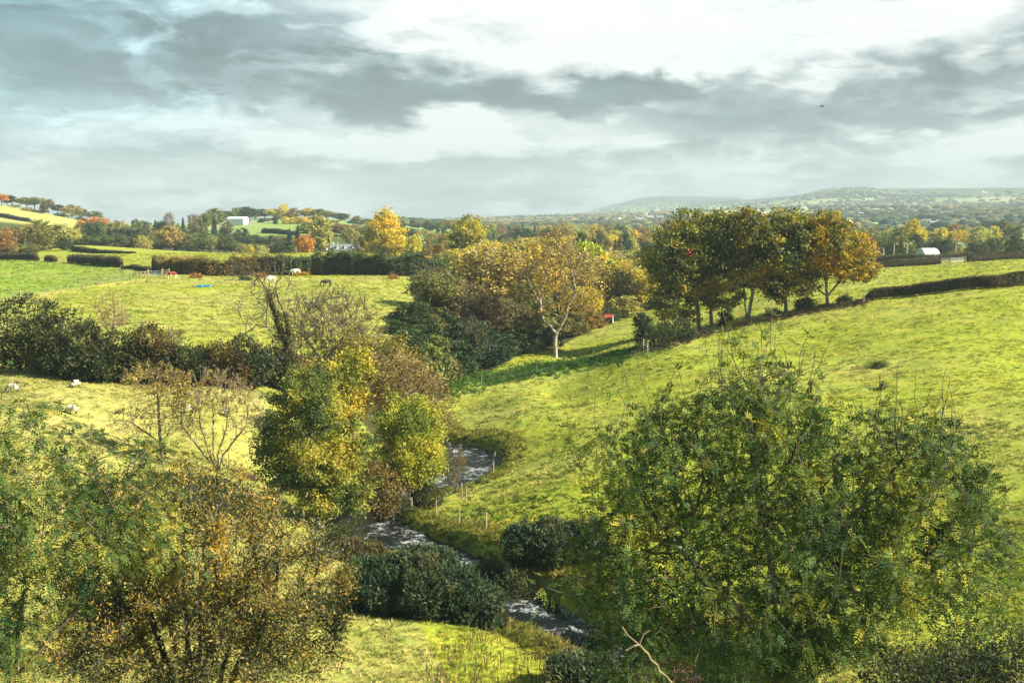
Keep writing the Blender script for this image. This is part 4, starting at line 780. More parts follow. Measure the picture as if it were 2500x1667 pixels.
def spawn(kind, x, y, h, w, color, label, name='tree', group=None, cat='tree', rz=None, z=None):
    tr, cr, H0, w0 = PROTO[kind]; z = gz(x, y) if z is None else z; rt = thing(name, (x, y, z - .15), label, cat, group, RNG.random() * 6.28 if rz is None else rz)
    s = w / 2 / w0; rt.scale = (s, s, h / H0)
    o = link('trunk', tr, rt); o.color = (1, 1, 1, 1)
    if cr is not None: o = link('crown', cr, rt); o.color = (*color, 1)
    return rt
TINT = dict(dark=(.045, .07, .025), green=(.09, .125, .03), olive=(.16, .175, .045), tan=(.34, .30, .085), yellow=(.58, .47, .045), gold=(.52, .41, .04), orange=(.52, .24, .022), rust=(.27, .17, .05), blue=(.022, .050, .030), lime=(.42, .38, .035), brown=(.17, .135, .055), pale=(.40, .39, .16))
WORD = dict(dark='dark green', green='mid green', olive='olive green', tan='tan', yellow='yellow', gold='golden', orange='orange', rust='rusty brown', blue='blue green', lime='lime green', brown='brown', pale='pale yellow green')
SHAPE = dict(round='round tree', round2='lumpy tree', flat='flat topped tree', low='low spreading tree', tall='narrow tree', loose='thin leaved tree', loose2='open branched tree', bare='leafless tree', conifer='conifer')
def jit(c, a=.12): return tuple(float(np.clip(q * (1 + (RNG.random() - .5) * 2 * a), .005, .8)) for q in c)
def put(kind, u, Y, vt, wpx, tint, label=None, name=None, group=None, place=None, zb=None):
    x, y, z = at(u, Y); 
    if zb is not None: z = zb
    zt = W(u, vt, Y)[2]; h = max(2.5, zt - z); lab = label or ('%s %s %s' % (WORD[tint], SHAPE[kind], place))
    return spawn(kind, x, y, h, wpx / F * Y, jit(TINT[tint]), lab, name or ('conifer' if kind == 'conifer' else 'tree'), group, z=z)
def belt(place, group, u0, u1, Y, vt, n, kinds, tints, wpx, vj=6, Yj=15):
    """a row of n trees: vt = list of (u, v_top)"""
    uu, vv = zip(*vt); kinds = kinds.split(); tints = tints.split()
    for i in range(n):
        u = u0 + (u1 - u0) * (i + .5 + (RNG.random() - .5) * .7) / n; k = kinds[RNG.integers(len(kinds))]; t = tints[RNG.integers(len(tints))]
        if k == 'conifer': t = 'blue'
        put(k, u, Y + (RNG.random() - .5) * 2 * Yj, np.interp(u, uu, vv) + (RNG.random() - .35) * vj * 2, wpx * (.8 + .5 * RNG.random()) * (.6 if k in ('tall', 'conifer') else 1), t, group=group, place=place)

# hill on the far left
belt('on the left ridge', 'trees on the left ridge', -60, 240, 800, [(-60, 470), (60, 482), (110, 486), (165, 503), (210, 506), (240, 520)], 11, 'round round2 flat', 'dark dark olive olive tan olive', 48, 4, 12)
belt('on the left ridge', 'trees on the left ridge', 20, 260, 770, [(20, 505), (150, 520), (260, 535)], 9, 'low flat', 'dark olive tan', 36, 5, 10)
put('flat', 4, 790, 474, 34, 'orange', 'orange tree at the left end of the ridge'); put('flat', 178, 800, 500, 34, 'rust', 'rusty brown flat topped tree right of the ridge gap')
for u, vt, w in ((205, 532, 42), (228, 529, 46), (255, 532, 44)): put('low', u, 650, vt, w, 'orange', 'bright orange beech crown left of the dark wood', group='bright orange crowns left of the dark wood')
put('low', 283, 655, 538, 34, 'rust', 'rust and orange crown at the right of the bright orange beeches')
# group behind the left hedges
put('low', 12, 375, 563, 70, 'rust', 'rusty orange tree at the left edge behind the clipped hedge'); put('round2', 52, 395, 566, 62, 'brown', 'brown tree between the rusty one and the large olive one')
put('low', 100, 385, 537, 92, 'olive', 'large olive green bushy tree behind the clipped hedge'); put('tall', 150, 395, 546, 80, 'pale', 'pale tan rounded tree right of the large olive tree'); put('low', 160, 380, 580, 40, 'dark', 'dark bush before the pale tan tree')
put('low', 40, 372, 592, 36, 'rust', 'pinkish brown round bush behind the left hedge'); put('low', 75, 372, 598, 50, 'brown', 'low brown bush behind the left hedge'); put('low', 130, 400, 560, 40, 'yellow', 'yellowish bush right of the large olive tree')
belt('below the hill field', 'trees below the hill field', 0, 190, 470, [(0, 560), (60, 548), (100, 545), (150, 550), (190, 556)], 9, 'round round2 low loose', 'olive tan tan dark rust', 40, 6, 20)
# the wood beyond the upper field
VT1 = [(170, 560), (200, 545), (260, 545), (300, 552), (400, 560), (480, 565), (560, 572), (620, 575), (700, 570)]
belt('in the front of the dark wood', 'front row of the dark wood', 185, 700, 475, [(185, 578), (260, 570), (330, 572), (420, 575), (500, 570), (600, 588), (700, 592)], 26, 'round low round2 loose', 'dark dark green dark olive olive tan', 44, 8, 10)
belt('in the middle of the dark wood', 'middle of the dark wood', 185, 720, 545, VT1, 24, 'round conifer round2 loose low round', 'dark green dark olive olive', 46, 6, 20)
belt('at the back of the dark wood', 'back of the dark wood', 200, 560, 640, [(200, 548), (290, 536), (320, 528), (350, 538), (400, 538), (430, 535), (470, 528), (520, 520), (560, 545)], 15, 'round round2 loose low conifer', 'dark green olive olive tan dark', 44, 5, 20)
put('tall', 218, 500, 548, 26, 'blue', 'pointed dark conifer leftmost in the wood', 'conifer'); put('conifer', 240, 500, 546, 34, 'blue', 'broad dark conifer under the bright orange crowns'); put('conifer', 268, 505, 553, 34, 'blue', 'second broad conifer under the orange crowns')
put('bare', 415, 620, 513, 26, 'dark', 'bare round topped tree standing above the dark wood'); put('bare', 470, 640, 518, 24, 'dark', 'bare slender tree left of the large olive tree by the barn'); put('bare', 480, 650, 519, 20, 'dark', 'second bare slender tree left of the large olive tree by the barn')
put('round', 527, 690, 509, 52, 'olive', 'large olive green tree left of the barn'); put('round', 500, 680, 522, 36, 'olive', 'smaller olive tree beside the large one left of the barn')
put('round', 418, 452, 551, 62, 'tan', 'round tan tree alone at the edge of the pale field')
put('low', 545, 600, 556, 40, 'dark', 'dark bush below the barn'); put('low', 590, 600, 556, 40, 'dark', 'dark bush just below the barn field'); put('low', 535, 560, 570, 40, 'green', 'green bush below the dark bushes')
put('low', 612, 455, 596, 30, 'gold', 'small golden bush at the front of the wood'); put('low', 640, 452, 600, 46, 'pale', 'grey green bush right of the small golden bush')
# barn hill
belt('behind the barn', 'trees behind the barn', 550, 625, 860, [(550, 515), (590, 502), (625, 515)], 4, 'round low flat', 'dark olive yellow', 46, 3, 12)
belt('on the hill right of the barn', 'trees on the barn hill', 620, 960, 950, [(620, 520), (655, 505), (700, 499), (760, 510), (780, 508), (830, 522), (880, 530), (930, 528), (960, 530)], 16, 'round round2 low round', 'dark olive rust gold tan tan olive', 42, 5, 25)
belt('below the barn hill trees', 'lower trees on the barn hill', 620, 960, 860, [(620, 530), (690, 528), (800, 540), (960, 545)], 14, 'low round2 conifer', 'olive tan yellow pale dark', 36, 5, 30)
for u, t in ((698, 'yellow'), (722, 'gold'), (745, 'yellow')): put('low', u, 800, 529, 34, t, 'bright %s bush beside the barn field' % WORD[t], group='bright bushes beside the barn field')
put('conifer', 672, 800, 524, 18, 'blue', 'dark conifer at the top of the barn field', 'conifer')
belt('on the slope above the cottage', 'trees above the cottage', 740, 960, 640, [(740, 545), (780, 535), (860, 545), (960, 550)], 12, 'loose tall round2 loose2', 'tan tan pale olive rust', 48, 6, 25)
put('conifer', 708, 520, 556, 34, 'blue', 'left dark conifer beside the orange tree', 'conifer'); put('conifer', 728, 530, 548, 34, 'blue', 'taller dark conifer beside the orange tree', 'conifer')
put('round', 745, 405, 573, 50, 'orange', 'vivid orange round tree at the edge of the field'); put('tall', 780, 470, 525, 56, 'tan', 'tall feathery tan tree behind the utility pole', 'poplar'); put('conifer', 803, 470, 570, 26, 'blue', 'dark cone shaped tree left of the cottage', 'conifer')
put('low', 785, 410, 608, 20, 'rust', 'small rusty bush left of the utility pole'); put('low', 812, 408, 604, 28, 'green', 'green bush right of the utility pole'); put('low', 715, 420, 597, 40, 'green', 'rounded dark green bush left of the orange tree', )
put('low', 875, 412, 579, 34, 'rust', 'dark rusty tree right of the cottage'); put('round', 855, 560, 556, 44, 'tan', 'tan tree behind the cottage roof')
# the golden tree (own shape)
b = np.array(hit(938, 624)); b[1] = 415; b = np.array(at(938, 415))
def rcy(C, c):
    m = C[:, 2] < 6; c[m] = c[m] * .55 + np.array((.17, .19, .02)) * .45; return c
tree('golden_tree', 'great golden yellow tree with an ivy dark trunk on the skyline', b, [relp(b, [(933, 600, 415), (930, 575, 415)]), relp(b, [(935, 600, 415), (945, 560, 415)])], rel(b, [(940, 555, 415, 45, 38, 7), (905, 595, 415, 30, 28, 5), (965, 590, 415, 38, 32, 6), (938, 525, 415, 26, 20, 4.5)]), .7, [(.24, .20, .02), (.46, .36, .025), (.62, .47, .025), (.62, .38, .02)], n_attr=1000, step=1.0, n_leaf=9000, lsize=.85, spread=.8, thr=6, r0=.07, patch=5, recolor=rcy)
put('round2', 1012, 400, 572, 48, 'gold', 'olive gold tree right of the great golden tree'); put('round', 1010, 430, 580, 60, 'olive', 'olive tree behind the olive gold one')
b = np.array(at(1150, 375))
tree('lime_tree', 'yellow green dome crowned tree standing on the skyline above the wood', b, [relp(b, [(1150, 600, 375)])], rel(b, [(1145, 560, 375, 42, 38, 6), (1160, 600, 375, 42, 28, 6), (1110, 590, 375, 22, 30, 4)]), .5, [(.10, .12, .02), (.20, .21, .025), (.34, .30, .03), (.44, .36, .03)], n_attr=800, step=.9, n_leaf=8000, lsize=.7, spread=.7, thr=6, r0=.06, patch=5)
belt('in the valley beyond the hedge', 'valley trees beyond the hedge', 980, 1110, 460, [(980, 575), (1050, 580), (1110, 575)], 8, 'round low loose', 'olive tan green rust gold', 46, 8, 20)
put('low', 1062, 380, 597, 20, 'orange', 'small orange red bush below the skyline trees'); put('low', 1078, 382, 594, 24, 'gold', 'small golden orange bush beside the orange red one')
belt('on the far valley skyline', 'far skyline trees in the valley', 940, 1640, 900, [(940, 535), (1000, 540), (1060, 538), (1200, 545), (1300, 545), (1400, 546), (1500, 546), (1560, 552), (1640, 552)], 36, 'round round2 low conifer', 'olive tan tan rust dark pale gold', 30, 4, 60)
belt('in the second valley row', 'second row of valley trees', 960, 1640, 680, [(960, 552), (1100, 560), (1260, 562), (1380, 548), (1460, 550), (1520, 560), (1640, 570)], 26, 'round flat low loose', 'tan tan olive rust gold dark', 42, 5, 40)
belt('in the third valley row', 'third row of valley trees', 1180, 1640, 500, [(1180, 588), (1260, 585), (1400, 572), (1500, 575), (1640, 590)], 17, 'round loose low round2', 'tan tan olive dark yellow gold', 54, 6, 25)
put('round', 1418, 470, 568, 40, 'dark', 'dark green dome tree above the tan wood'); put('low', 1508, 440, 576, 40, 'brown', 'purplish brown dome tree above the wood'); put('round', 1525, 460, 570, 36, 'blue', 'dark tree behind the purplish brown dome'); put('low', 1265, 480, 578, 18, 'yellow', 'small bright yellow tree top above the wood'); put('round', 1465, 480, 562, 46, 'olive', 'olive round tree left of the purplish brown dome')

# the wood along the stream valley: near to far
belt('at the back of the stream wood', 'back row of the stream wood', 1010, 1620, 330, [(1010, 625), (1100, 612), (1200, 590), (1330, 592), (1450, 600), (1540, 600), (1620, 620)], 15, 'loose loose2 round2', 'tan tan gold olive yellow', 110, 6, 20)
belt('inside the stream wood', 'middle row of the stream wood', 1030, 1610, 262, [(1030, 640), (1100, 635), (1200, 575), (1290, 568), (1380, 580), (1450, 610), (1540, 650), (1610, 680)], 11, 'loose loose2 loose', 'tan gold tan olive', 140, 6, 14)
for a in [('loose', 1205, 205, 585, 190, 'tan', 'tall tan tree with open branches in the stream wood'), ('loose2', 1290, 215, 578, 190, 'gold', 'tall gold tinted tree behind the white trunk'), ('loose2', 1420, 235, 600, 150, 'tan', 'tan tree above the red roofed shelter'), ('round', 1440, 250, 592, 110, 'lime', 'bright lime yellow dome in the stream wood'),
          ('loose', 1505, 240, 645, 120, 'olive', 'ivy green tree right of the lime dome'), ('loose', 1550, 245, 650, 120, 'gold', 'golden brown tree left of the beeches'), ('low', 1520, 232, 720, 110, 'tan', 'yellow leaved bush at the wood edge near the shelter'), ('loose', 1060, 178, 650, 150, 'olive', 'yellow green light tree at the left of the stream wood'), ('loose', 1130, 182, 665, 150, 'brown', 'brown thin tree next to the yellow green one'),
          ('loose2', 1180, 172, 700, 130, 'brown', 'greyish brown bare tree inside the stream wood'), ('loose2', 1250, 178, 720, 130, 'brown', 'brown leaning tree left of the white trunk'), ('tall', 1300, 190, 690, 90, 'olive', 'slim ivy clad tree left of the white trunk'), ('loose', 1420, 212, 690, 110, 'gold', 'yellow brown tree right of the white trunk'), ('low', 1000, 165, 735, 120, 'dark', 'dark green spreading bush tree at the left foot of the wood'), ('low', 1085, 158, 760, 110, 'dark', 'dark spreading tree at the foot of the wood'),
          ('low', 1065, 150, 818, 105, 'olive', 'round olive bush in front of the dark wood'), ('loose2', 1150, 160, 760, 110, 'dark', 'dark ivy covered tree in the wood shade')]:
    put(*a[:6], a[6], group='trees of the stream wood')
for i, (u, v, hw, vt, t) in enumerate([(1125, 925, 50, 830, 'dark'), (1175, 908, 50, 800, 'blue'), (1225, 893, 45, 810, 'dark'), (1275, 872, 45, 800, 'dark'), (1320, 855, 45, 790, 'blue'), (1390, 825, 40, 760, 'brown'), (1430, 808, 40, 740, 'rust'), (1470, 790, 36, 745, 'dark'), (1530, 772, 40, 715, 'dark'), (1575, 760, 40, 705, 'blue'), (1085, 930, 40, 870, 'brown'), (1012, 806, 45, 735, 'dark'), (1045, 826, 42, 760, 'olive'), (985, 835, 45, 775, 'dark'), (1020, 870, 45, 800, 'green'), (1040, 900, 45, 850, 'dark'), (990, 890, 45, 800, 'dark')]):
    x, y, z = hit(u, v); y += 3; x = x * y / (y - 3); zt = W(u, vt, y)[2]
    spawn('low', x, y, max(2.5, zt - gz(x, y)), hw * 2.4 / F * y, jit(TINT[t]), '%s undergrowth bush in the shade at the wood edge' % WORD[t], 'undergrowth_bush', 'undergrowth along the wood edge', 'bush')
put('bare', 1648, 235, 513, 110, 'dark', 'leafless grey tree behind the leftmost beech')

# right: trees beyond the clipped hedges
belt('beyond the clipped right hedge', 'front trees beyond the right hedge', 2080, 2560, 430, [(2080, 575), (2150, 580), (2230, 575), (2300, 585), (2400, 582), (2480, 575), (2560, 572)], 14, 'round low round2 loose', 'dark dark olive green olive', 56, 6, 18)
belt('in the second row at right', 'second row beyond the right hedge', 2060, 2560, 600, [(2060, 555), (2150, 562), (2300, 560), (2400, 556), (2500, 550), (2560, 548)], 16, 'round low round2', 'tan pale yellow olive olive gold', 48, 5, 30)
belt('in the third row at right', 'third row beyond the right hedge', 2080, 2560, 760, [(2080, 552), (2300, 552), (2450, 545), (2560, 542)], 13, 'round low flat', 'olive tan pale dark rust', 40, 5, 40)
put('round', 2225, 440, 537, 56, 'gold', 'tall green and gold tree above the second row on the right'); put('low', 2185, 430, 556, 60, 'green', 'broad green tree left of the tall gold one'); put('low', 2480, 400, 572, 66, 'dark', 'large dark green tree near the right edge'); put('conifer', 2317, 470, 569, 20, 'blue', 'pointed dark conifer between the lamp posts', 'conifer'); put('low', 2355, 430, 602, 26, 'gold', 'small golden bush right of the lamp posts')
put('round2', 2040, 330, 575, 80, 'tan', 'orange tan tree half behind the rightmost beech'); put('low', 2120, 400, 578, 60, 'rust', 'rusty tree right of the rightmost beech'); put('low', 2440, 700, 548, 40, 'dark', 'dark dome tree in the far third row')

# ------------------------------------------------------------------ hedges
HG = [(.012, .015, .007), (.035, .038, .013), (.08, .075, .022), (.13, .09, .03)]
hedge('hedge', 'clipped dark hedge running down to the beech row on the right slope', line_px([(2112, 738), (2180, 729), (2250, 722), (2340, 712), (2430, 703), (2540, 693)]), (1.75, 2.1), 1.3, 15000, HG, .2, .05, gap=.18)
hedge('hedge', 'long clipped hedge below the gate, left part of the far right hedge', [at(u_, y_)[:2] for u_, y_ in ((1880, 262), (1960, 268), (2060, 271), (2150, 273), (2230, 274), (2296, 275))], 1.8, 1.4, 9000, HG, .22, .05)
hedge('hedge', 'clipped hedge right of the gate along the top of the right field', [at(2362, 276)[:2], at(2430, 279)[:2], at(2560, 284)[:2]], 2.1, 1.4, 5000, HG, .22, .05)
hedge('hedge', 'low hedge left of the beeches along the top of the right field', line_px([(1700, 738), (1790, 710), (1880, 690)]), 1.6, 1.3, 4000, HG, .24, .08)
_x = [W(u, 612, 330)[0] for u in (2120, 2230, 2380)]; hedge('hedge', 'grey green rough hedge behind the far right clipped hedge', [(_x[0], 330), (_x[1], 328), (_x[2], 330)], 2.6, 2.0, 4500, [(.04, .05, .02), (.08, .09, .035), (.12, .12, .05)], .3, .15)
hedge('hedge', 'clipped dark hedge at the left edge beyond the fenced field', line_px([(-60, 634), (0, 635), (50, 636), (94, 637)]), 2.0, 1.5, 4500, HG, .24, .06, gap=.15)
hedge('hedge', 'short clipped hedge block standing alone at the left', line_px([(110, 638), (138, 639)]), 1.7, 1.4, 1500, HG, .22, .08, gap=.2)
hedge('hedge', 'bushy dark hedge with shaggy right end beyond the fenced field', line_px([(168, 640), (220, 646), (262, 650), (298, 652)]), (1.9, 2.4), 1.7, 6000, HG, .24, .12, gap=.1, fray=.5)
hedge('hedge', 'low dark hedge bank leading to the gate', line_px([(300, 655), (340, 659), (372, 662)]), .9, 1.4, 1800, HG, .24, .2)
_h = [(378, 664), (420, 667), (470, 670), (520, 672), (570, 673), (620, 672), (705, 672)]
hedge('hedge', 'rough brown and green hedge along the top of the cattle field', line_px(_h), (3.2, 3.7), 2.4, 19000, [(.03, .03, .012), (.09, .08, .025), (.18, .13, .035), (.28, .18, .05)], .30, .30, fray=.9, patch=3)
hedge('hedge', 'thick deep green hedge at the right end of the cattle field', line_px([(672, 673), (760, 670), (830, 668), (900, 669), (980, 672), (1060, 680), (1110, 692)]), (3.4, 3.8), 3.4, 24000, [(.02, .035, .014), (.05, .085, .03), (.09, .135, .055), (.15, .12, .04)], .36, .42, fray=.7, patch=3.5)
hedge('hedge', 'low black hedge under the great golden tree', [(W(u, 620, 385)[0], 385) for u in (826, 900, 1010)], 1.6, 1.6, 3500, HG, .3, .06)
hedge('hedge', 'dark hedge crossing the pale upper field', line_px([(176, 612), (200, 615), (239, 618), (330, 620)]), (1.9, .6), 1.3, 4500, HG, .26, .1)
hedge('hedge', 'dark hedge across the hill field at the upper left', line_px([(-30, 527), (0, 530), (40, 537), (76, 543)]), 2.2, 2.4, 2500, [(.02, .025, .01), (.05, .05, .02), (.10, .08, .03)], .5, .2)
hedge('hedge', 'hedge along the foot of the barn field', line_px([(640, 568), (700, 572), (730, 575)]), 2.2, 2.4, 2000, [(.03, .035, .012), (.07, .06, .02)], .5, .2)
# bracken and bramble skirt below the rough hedge
for u, v, hw, cc, lab in [(478, 680, 14, 'o', 'low russet bracken patch under the rough hedge, left one'), (598, 683, 14, 'g', 'low dark green bramble patch near the rough hedge'), (735, 674, 16, 'y', 'golden bracken patch behind the white cow'), (640, 676, 14, 'o', 'russet bracken patch in the middle of the rough hedge'), (960, 678, 10, 'o', 'small pinkish bracken tuft below the deep green hedge')]:
    b = np.array(hit(u, v)); rx = hw / F * b[1]
    bush('bracken_patch', lab, b, [(0, 0, .25, rx, .8, .5)], {'o': [(.10, .05, .02), (.26, .12, .03), (.4, .22, .05)], 'g': [(.02, .04, .015), (.05, .08, .03)], 'y': [(.25, .16, .03), (.42, .26, .04)]}[cc], n=900, lsize=.25, clumps=50, cs=.25, stems=3, cat='bracken')
# ------------------------------------------------------------------ fences and gates
def Rz(a): c, s = cos(a), sin(a); return np.array([[c, -s, 0], [s, c, 0], [0, 0, 1.]])
def fence(name, label, pts, ph=1.2, pr=.05, big=(), wires=3, mat='greywood', leans=None):
    P3 = [np.array(hit(u, v)) for u, v in pts]; b = P3[0]; root = thing(name, b, label, 'fence')
    for i, p in enumerate(P3):
        r = pr * (1.7 if i in big else 1); q = p - b; ln = RNG.normal(size=2) * .04
        mb = MB().tube(q - [0, 0, .3], q + [ln[0], ln[1], ph * (1.12 if i in big else 1)], r, r * .92, 7); mb.build('post', M[mat], root)
    for k in range(wires):
        h = ph * (.35 + .55 * k / max(1, wires - 1)); mb = MB()
        for p, q in zip(P3[:-1], P3[1:]): mb.tube(p - b + [0, 0, h], q - b + [0, 0, h], .006, n=3, caps=False)
        mb.build('wire', M['steel'], root)
    return root
fence('field_fence', 'post and wire fence dividing the left fields below the gate', [(-25, 734), (4, 730), (31, 728), (49, 727), (70, 724), (92, 721), (110, 719), (129, 716), (148, 713), (166, 710), (185, 708), (203, 704), (223, 701), (241, 698), (256, 696), (273, 693), (288, 689), (303, 686), (321, 684)], 1.3, .075, big=(3,))
fence('stream_fence', 'crooked wooden posts with wire along the right bank of the stream', [(1208, 1104), (1205, 1164), (1138, 1228), (1128, 1222), (1066, 1263), (1121, 1286), (1187, 1304)], 1.45, .055, wires=2, mat='wood')
fence('stream_fence', 'short run of thin posts on the stream bank under the yellow green tree', [(1008, 1246), (975, 1235)], 1.2, .05, wires=1, mat='wood')
fence('bank_fence', 'two short weathered posts in the dark grass strip below the wood', [(1176, 936), (1312, 913), (1449, 877)], 1.2, .05, wires=1)
fence('hedge_fence', 'thin posts and wire in the gap between the clipped hedges at the left', [(142, 638), (152, 639), (160, 640)], 1.1, .05, wires=2)
def rails(mb_list, root, p, q, hs, d=(.04, .09), name='rail', mat='wood'):
    L = q - p; n = np.linalg.norm(L[:2]); a = math.atan2(L[1], L[0])
    for h in hs: MB().tube(p + [0, 0, h], q + [0, 0, h], d[1] / 2, n=6).build(name, M[mat], root)
# left gate with timber rails on both sides
g0, g1 = np.array(hit(361.5, 677.5)), np.array(hit(390, 674)); g1[1] = g0[1] + .8; g1[0] = g0[0] + 2.7; g1[2] = gz(g1[0], g1[1])
root = thing('field_gate', g0, 'galvanised field gate between thick wooden posts by the red and white cow', 'gate')
for p in (g0, g1): q = p - g0; MB().box(q + [0, 0, .75], (.24, .24, 1.7)).build('gate_post', M['wood'], root)
gd = unit(g1 - g0); A = g0 + gd * .2 - g0; B = g1 - gd * .2 - g0; leaf_ = MB()
for h in (.18, .40, .62, .86, 1.18): MB().tube(A + [0, 0, h], B + [0, 0, h], .03, n=6).build('bar', M['steel'], root)
for t in (0, .5, 1): p = A + (B - A) * t; MB().tube(p + [0, 0, .15], p + [0, 0, 1.2], .028, n=6).build('upright', M['steel'], root)
lp = [np.array(hit(u, v)) for u, v in ((334, 681), (344, 680), (353, 679))]
root = thing('timber_fence', lp[0], 'short timber post and rail fence with brace left of the gate', 'fence')
for p in lp: MB().box(p - lp[0] + [0, 0, .6], (.14, .14, 1.45)).build('post', M['wood'], root)
for h in (.75, 1.15): MB().tube(lp[0] - lp[0] + [0, 0, h], g0 - lp[0] + [0, 0, h], .045, n=5).build('rail', M['wood'], root)
MB().tube(lp[1] - lp[0] + [-.4, 0, .0], lp[1] - lp[0] + [.1, 0, 1.0], .05, n=5).build('brace', M['wood'], root)
e0 = g1 + [1.3, .4, 0]; e0[2] = gz(e0[0], e0[1]); root = thing('timber_fence', e0, 'short timber rails right of the gate', 'fence'); MB().box([0, 0, .7], (.2, .2, 1.6)).build('post', M['wood'], root)
for h in (.5, .85, 1.2): MB().tube([0, 0, h], g1 - e0 + [0, 0, h], .045, n=5).build('rail', M['wood'], root)
# gate in the far right hedge
q0, q1, q2 = np.array(at(2298, 275)), np.array(at(2320, 275.5)), np.array(at(2356, 276))
root = thing('far_gate', q0, 'grey field gate with rails in the gap of the far right hedge', 'gate')
for p in (q0, q1, q2): MB().box(p - q0 + [0, 0, .7], (.18, .18, 1.6)).build('gate_post', M['greywood'], root)
for h in (.3, .65, 1.0, 1.25): MB().tube([0, 0, h], q1 - q0 + [0, 0, h], .05, n=5).build('rail', M['greywood'], root)
for h in (.25, .5, .75, 1.0, 1.3): MB().tube(q1 - q0 + [.15, 0, h], q2 - q0 + [-.15, 0, h], .035, n=5).build('bar', M['steel'], root)
# lone posts
def post(u, v, h, r, lab, mat='greywood', Y=None, cat='post', name='post'):
    b = np.array(hit(u, v)) if Y is None else np.array(at(u, Y)); rt = thing(name, b, lab, cat); MB().tube([0, 0, -.3], [RNG.normal() * .03, 0, h], r, r * .9, 8).build('shaft', M[mat], rt); return rt
post(362, 617, 1.5, .09, 'dark short post standing in the pale upper field'); post(568, 617, 1.4, .09, 'pale post at the edge of the dark wood', 'wood')
rt = post(2108, 745, 1.6, .09, 'dark post at the left end of the clipped hedge')
for u, l in ((1571, 'left'), (1581, 'right')):
    b = np.array(hit(u, 861)); rt = thing('insulator_post', b, 'thin dark post with three white insulators beside the dark bush, %s one' % l, 'post'); MB().tube([0, 0, -.2], [0, 0, 1.4], .07, .06, 6).build('shaft', M['greywood'], rt)
    for h in (.5, .85, 1.2): MB().box([.0, -.1, h], (.14, .12, .10)).build('insulator', M['white'], rt)

# ------------------------------------------------------------------ poles, lamps and masts
x, y, z = at(796, 372); rt = thing('utility_pole', (x, y, z), 'pale utility pole with crossarm and transformer box beside the cottage', 'utility pole'); H = W(796, 597, 372)[2] - z
MB().tube([0, 0, -.5], [0, 0, H], .16, .12, 8).build('pole', M['pale'], rt); MB().box([0, 0, H - .35], (1.7, .12, .14)).build('crossarm', M['greywood'], rt); MB().box([.38, 0, H - 1.6], (.5, .45, .75)).build('transformer', M['white'], rt)
for k in (-.7, 0, .7): MB().tube([k, 0, H - .28], [k, 0, H - .05], .06, .04, 6).build('insulator', M['white'], rt)
x, y, z = at(723, 372); rt = thing('utility_pole', (x, y, z), 'slim brown pole at the edge of the field left of the orange tree foot', 'utility pole'); H = W(723, 603, 372)[2] - z
MB().tube([0, 0, -.5], [0, 0, H], .13, .10, 8).build('pole', M['wood'], rt); MB().box([0, 0, H - .1], (.5, .08, .08)).build('crossarm', M['greywood'], rt)
for i, (u, vt, two, lab) in enumerate([(2156, 606, 0, 'shortest grey post left of the street lamps'), (2181, 597, 1, 'leftmost of the grey street lamps beyond the right hedge'), (2213, 595, 2, 'street lamp with two arms left of the white polytunnel'), (2303, 595, 1, 'street lamp with one arm right of the white polytunnel'), (2332, 594, 2, 'rightmost street lamp with two arms beyond the right hedge')]):
    Y = 415; x, y, z = at(u, Y); H = W(u, vt, Y)[2] - z; rt = thing('street_lamp', (x, y, z), lab, 'street lamp'); MB().tube([0, 0, 0], [0, 0, H], .20, .14, 8).build('pole', M['steel'], rt)
    for sgn in ((1,) if two == 1 else (1, -1) if two == 2 else ()):
        MB().tube([0, 0, H - .05], [sgn * 1.0, 0, H + .15], .06, n=6).build('arm', M['steel'], rt); MB().box([sgn * 1.25, 0, H + .16], (.7, .3, .16)).build('lamp_head', M['white'], rt)
for u, vb, vt, Y, lab, mt in ((2305, 482, 468, 5200, 'white mast on the far right hillside', 'white'), (2007, 474, 463, 6800, 'thin mast on the far ridge above the rightmost beech', 'tin'), (1571, 492, 482, 7800, 'tiny mast on the faint blue hill', 'tin')):
    x, y, z = at(u, Y); zt = W(u, vt, Y)[2]; zb_ = min(z, W(u, vb, Y)[2]); rt = thing('radio_mast', (x, y, zb_), lab, 'mast'); mb = MB(); H = zt - zb_
    MB().tube([0, 0, 0], [0, 0, H * .86], 1.3 if mt == 'white' else 1.0, .9 if mt == 'white' else .7, 6).build('shaft', M[mt], rt); MB().tube([0, 0, H * .86], [0, 0, H], .8, .5, 6).build('antenna', M[mt], rt)

# ------------------------------------------------------------------ buildings
# barn with rounded roof
x, y, z = at(581, 800); rt = thing('barn', (x, y, z), 'long pale tin barn with a rounded roof on the hill behind the field', 'barn', rz=radians(-16))
L, Wd, He, Hr = 12.8, 8.0, 4.0, 2.0; prof = [(Wd / 2 * cos(t), He + Hr * sin(t)) for t in np.linspace(0, pi, 12)]
MB().box([0, -Wd / 2, He / 2], (L, .12, He)).build('front_wall', M['paletin'], rt); MB().box([0, Wd / 2, He / 2], (L, .12, He)).build('back_wall', M['paletin'], rt)
for k in range(9): MB().box([-L / 2 + .8 + k * 1.4, -Wd / 2 - .09, He / 2], (.10, .05, He - .1)).build('cladding_rib', M['tin'], rt)
MB().prism([(a * 1.03, c + .03) for a, c in prof], [-L / 2 - .2, 0, 0], [1, 0, 0], L + .4).build('roof', M['paletin'], rt)
for sx in (-1, 1): MB().box([sx * L / 2, 0, He / 2], (.12, Wd - .1, He)).build('end_wall', M['tin'], rt); MB().box([sx * (L / 2 + .07), 0, 1.6], (.06, 3.4, 3.2)).build('door', M['tin'], rt)
x, y, z = at(617, 800); rt = thing('paddock_wall', (x, y, z), 'low pale fence and wall to the right of the barn', 'wall'); MB().box([0, 0, .5], (9, .3, 1.1)).build('wall', M['stone'], rt)
